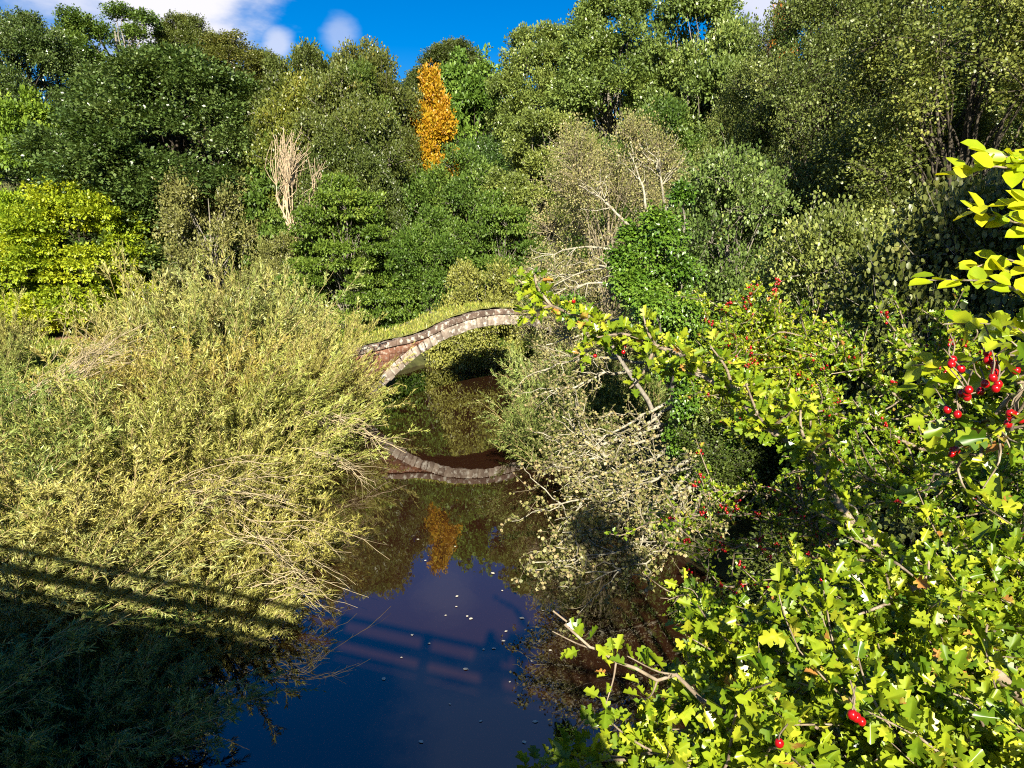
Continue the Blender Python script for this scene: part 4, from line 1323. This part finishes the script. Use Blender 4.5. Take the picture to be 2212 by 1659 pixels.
def lime_shoots(label, lines, seed, size, step):
    rng = np.random.default_rng(seed)
    P = np.array([smooth_line(q, 14) for q in lines])
    base = np.array([1.6, 1.6, 3.0])
    root = np.array([smooth_line([base, base * .5 + p[0] * .5, p[0]], 6) for p in P])
    a = tubes(P - base, np.broadcast_to(np.linspace(.0035, .0014, 14), P.shape[:2]), 5)
    b = tubes(root - base, np.broadcast_to(np.linspace(.015, .0035, 6), root.shape[:2]), 6)
    o = thing('lime_green_shrub', label, 'shrub', tuple(base))
    put('stems', mesh('stems', np.vstack([a[0], b[0]]), np.vstack([a[1], b[1] + len(a[0])]), M['haw_bark'], smooth=True), o)
    pos, ax, nr = [], [], []
    for p in P:
        L = np.linalg.norm(np.diff(p, axis=0), axis=1).sum()
        for k, s in enumerate(np.arange(.01, L, step)):
            f = s / L * 12.99
            i = int(f)
            q = p[i] + (p[i + 1] - p[i]) * (f - i)
            d = nrm(p[i + 1] - p[i])
            sdv = nrm(np.cross(d, np.array([0, -.5, .9]))) * (1 if k % 2 else -1)
            for _ in range(2):
                pos.append(q + rng.normal(scale=.004, size=3))
                ax.append(d * .7 + sdv * .8 + rng.normal(scale=.35, size=3))
                nr.append(np.array([0, -.45, .8]) + rng.normal(scale=.35, size=3))
    n = len(pos)
    L_ = leaves('oval', np.array(pos) - base, np.array(ax), np.array(nr), size * rng.uniform(.6, 1.15, n), rng.uniform(0, 1, n))
    put('leaves', mesh('leaves', L_[0], L_[1], G['lime'], L_[2]), o)


lime_shoots('lime green shoots with large oval leaves at the upper right edge', [
    PL((2330, 430, 1.5), (2240, 400, 1.5), (2160, 360, 1.5), (2070, 380, 1.55)),
    PL((2330, 380, 1.5), (2220, 350, 1.5), (2130, 330, 1.55)),
    PL((2330, 560, 1.45), (2240, 500, 1.45), (2160, 470, 1.5), (2090, 450, 1.5)),
    PL((2330, 620, 1.45), (2250, 590, 1.45), (2170, 560, 1.5), (2100, 580, 1.5)),
    PL((2330, 520, 1.4), (2230, 450, 1.4), (2170, 440, 1.45)),
], 91, .052, .02)
lime_shoots('lime green oval leaved shoots lying over the spreading hawthorn at the right', [
    PL((2330, 800, 1.3), (2220, 720, 1.3), (2130, 700, 1.35), (2040, 700, 1.4)),
    PL((2330, 830, 1.3), (2200, 770, 1.3), (2100, 780, 1.4), (1960, 790, 1.5)),
    PL((2330, 680, 1.3), (2240, 650, 1.3), (2150, 610, 1.4), (2000, 605, 1.5)),
    PL((2330, 860, 1.3), (2180, 800, 1.35), (2080, 820, 1.4), (1980, 830, 1.5)),
], 92, .044, .02)

# ------------------------------------------------------------------ grass of the clearing on the left bank
ng = 26000
gx_ = RNG.uniform(-26, -11, ng)
gy2 = RNG.uniform(22, 41.5, ng)
keep = np.ones(ng, bool)
for q in pl:
    keep &= np.hypot(gx_ - q[0], gy2 - q[1]) > 1.15
gx_, gy2 = gx_[keep], gy2[keep]
gp = np.stack([gx_, gy2, ground_z(gx_, gy2) - .03], 1)
gl = leaves('lance', gp, nrm(RNG.normal(scale=.35, size=gp.shape) + [0, 0, 1]), rand_dir(RNG, len(gp)), RNG.uniform(.15, .42, len(gp)), RNG.uniform(0, .9, len(gp)))
tag(put('bank_grass', mesh('bank_grass', gl[0], gl[1], G['grass'], gl[2])), 'rough green grass of the clearing below the path', 'grass', kind='stuff')

# ------------------------------------------------------------------ pale leaves floating on the water
fl = mesh('floating_leaf', np.array([(0, 0, 0), (.3, .25, .03), (.34, .6, .05), (0, 1, .02), (-.34, .6, .05), (-.3, .25, .03)]) * .075, np.array([[0, 1, 2, 3], [0, 3, 4, 5]]), plain('pale_floating_leaf', (.62, .58, .45), .6))
rng = np.random.default_rng(95)
pxs = [(985, 1290), (988, 1310), (1010, 1330), (960, 1330), (1020, 1335), (1085, 1275), (1170, 1320), (1090, 1365), (1092, 1385), (1062, 1400), (1045, 1405), (1100, 1475), (1150, 1560), (1240, 1290),
       (890, 1370), (930, 1390), (900, 1165), (985, 1180), (920, 1210), (1068, 1240), (1122, 1335), (1035, 1560), (870, 1420), (970, 1520), (1000, 1445), (1150, 1430), (1185, 1405), (830, 1470), (1130, 1600), (905, 1600)]
for k, (px, py) in enumerate(pxs):
    d = pix_dir(px, py)
    q = -CAM_Z / d.z
    o = put('floating_leaf', fl, None, (d.x * q, d.y * q, .006))
    s = rng.uniform(.45, 1.2)
    o.scale = (s, s, s)
    o.rotation_euler = (0, 0, rng.uniform(0, 6.28))
    tag(o, 'small pale leaf floating on the water', 'leaf', 'pale leaves floating on the water')

# ------------------------------------------------------------------ footbridge the photographer stands on (only its shadow is in the picture)
FB_ROT = math.radians(-23)
fb = thing('footbridge', 'wooden footbridge with slatted railings whose shadow falls across the water', 'footbridge', (0, .22, 0), FB_ROT)
M['timber'] = noise_mat('weathered_timber', [(0.3, (.13, .10, .07)), (0.7, (.26, .21, .15))], scale=3, stretch=(1, 8, 8), bump=.3)


def boxes(name, L, mat, parent, bev=.008):
    V, Fq = [], []
    for (x0, x1, y0, y1, z0, z1) in L:
        b = len(V)
        V += [(x0, y0, z0), (x1, y0, z0), (x1, y1, z0), (x0, y1, z0), (x0, y0, z1), (x1, y0, z1), (x1, y1, z1), (x0, y1, z1)]
        Fq += [[b, b + 3, b + 2, b + 1], [b + 4, b + 5, b + 6, b + 7], [b, b + 1, b + 5, b + 4], [b + 1, b + 2, b + 6, b + 5], [b + 2, b + 3, b + 7, b + 6], [b + 3, b, b + 4, b + 7]]
    o = put(name, mesh(name, V, np.array(Fq), mat), parent)
    m_ = o.modifiers.new('edge', 'BEVEL')
    m_.width = bev
    m_.segments = 2
    return o


for yr in (0, -1.9):
    for zr, hh in ((5.66, .05), (5.36, .10), (5.08, .06)):
        boxes('rail', [(-16, 6, yr - .035, yr + .035, zr - hh, zr + hh * .5)], M['timber'], fb)
    boxes('beam', [(-16, 6, yr - .1, yr + .1, 4.0, 4.5)], M['timber'], fb)
    boxes('kick_board', [(-16, 6, yr - .015, yr + .015, 4.56, 4.98)], M['timber'], fb)
    for xp in np.arange(-15, 6, 1.55):
        boxes('post', [(xp - .06, xp + .06, yr - .16, yr - .04, 4.2, 5.74)], M['timber'], fb)
boxes('deck', [(x0, x0 + .14, -2.0, .1, 4.504, 4.55) for x0 in np.arange(-16, 6, .15)], M['timber'], fb)
for xp in (-6.5, 5.2):
    boxes('pier', [(xp - .4, xp + .4, -1.9, 0, -1.5, 3.99)], M['red'], fb)

# the photographer, whose shadow lies on the water
person = thing('person', 'person in a dark jacket standing at the railing holding a phone up', 'person', (0.02, -.42, 4.55))


def skin_body(name, joints, edges, mat, parent):
    me = bpy.data.meshes.new(name)
    me.from_pydata([j[:3] for j in joints], edges, [])
    o = put(name, me, parent)
    s = o.modifiers.new('skin', 'SKIN')
    s.use_smooth_shade = True
    for v, j in zip(me.skin_vertices[0].data, joints):
        v.radius = (j[3], j[4] if len(j) > 4 else j[3])
    me.skin_vertices[0].data[0].use_root = True
    o.modifiers.new('sub', 'SUBSURF').levels = 1
    o.modifiers['sub'].render_levels = 2
    me.materials.append(mat)
    return o


J = [(0, 0, .95, .15, .11), (0, 0, 1.15, .14, .10), (0, .01, 1.38, .17, .11), (0, .02, 1.47, .07), (0, .05, 1.56, .075, .09), (0, .05, 1.66, .085, .10), (0, .05, 1.73, .05),
     (-.18, .0, 1.40, .065), (-.24, .10, 1.18, .05), (-.10, .30, 1.36, .035), (-.05, .34, 1.42, .03), (-.03, .335, 1.46, .012), (-.06, .345, 1.45, .012), (-.015, .345, 1.44, .010),
     (.18, .0, 1.40, .065), (.24, .10, 1.18, .05), (.10, .30, 1.36, .035), (.05, .34, 1.42, .03), (.03, .335, 1.46, .012), (.06, .345, 1.45, .012), (.015, .345, 1.44, .010),
     (-.10, 0, .85, .10), (-.11, .02, .48, .065), (-.11, -.02, .08, .045), (-.11, .12, .035, .04),
     (.10, 0, .85, .10), (.11, .02, .48, .065), (.11, -.02, .08, .045), (.11, .12, .035, .04)]
E = [(0, 1), (1, 2), (2, 3), (3, 4), (4, 5), (5, 6), (2, 7), (7, 8), (8, 9), (9, 10), (10, 11), (10, 12), (10, 13), (2, 14), (14, 15), (15, 16), (16, 17), (17, 18), (17, 19), (17, 20),
     (0, 21), (21, 22), (22, 23), (23, 24), (0, 25), (25, 26), (26, 27), (27, 28)]
skin_body('body', J, E, noise_mat('dark_jacket', [(0.3, (.02, .022, .03)), (0.7, (.05, .055, .07))], scale=30), person)
phone = thing('phone', 'slim dark phone held up by the person at the railing', 'phone', (0, -.045, 5.985))
boxes('phone_body', [(-.075, .075, -.004, .004, -.036, .036)], plain('phone_glass', (.02, .02, .022), .2), phone, .003)
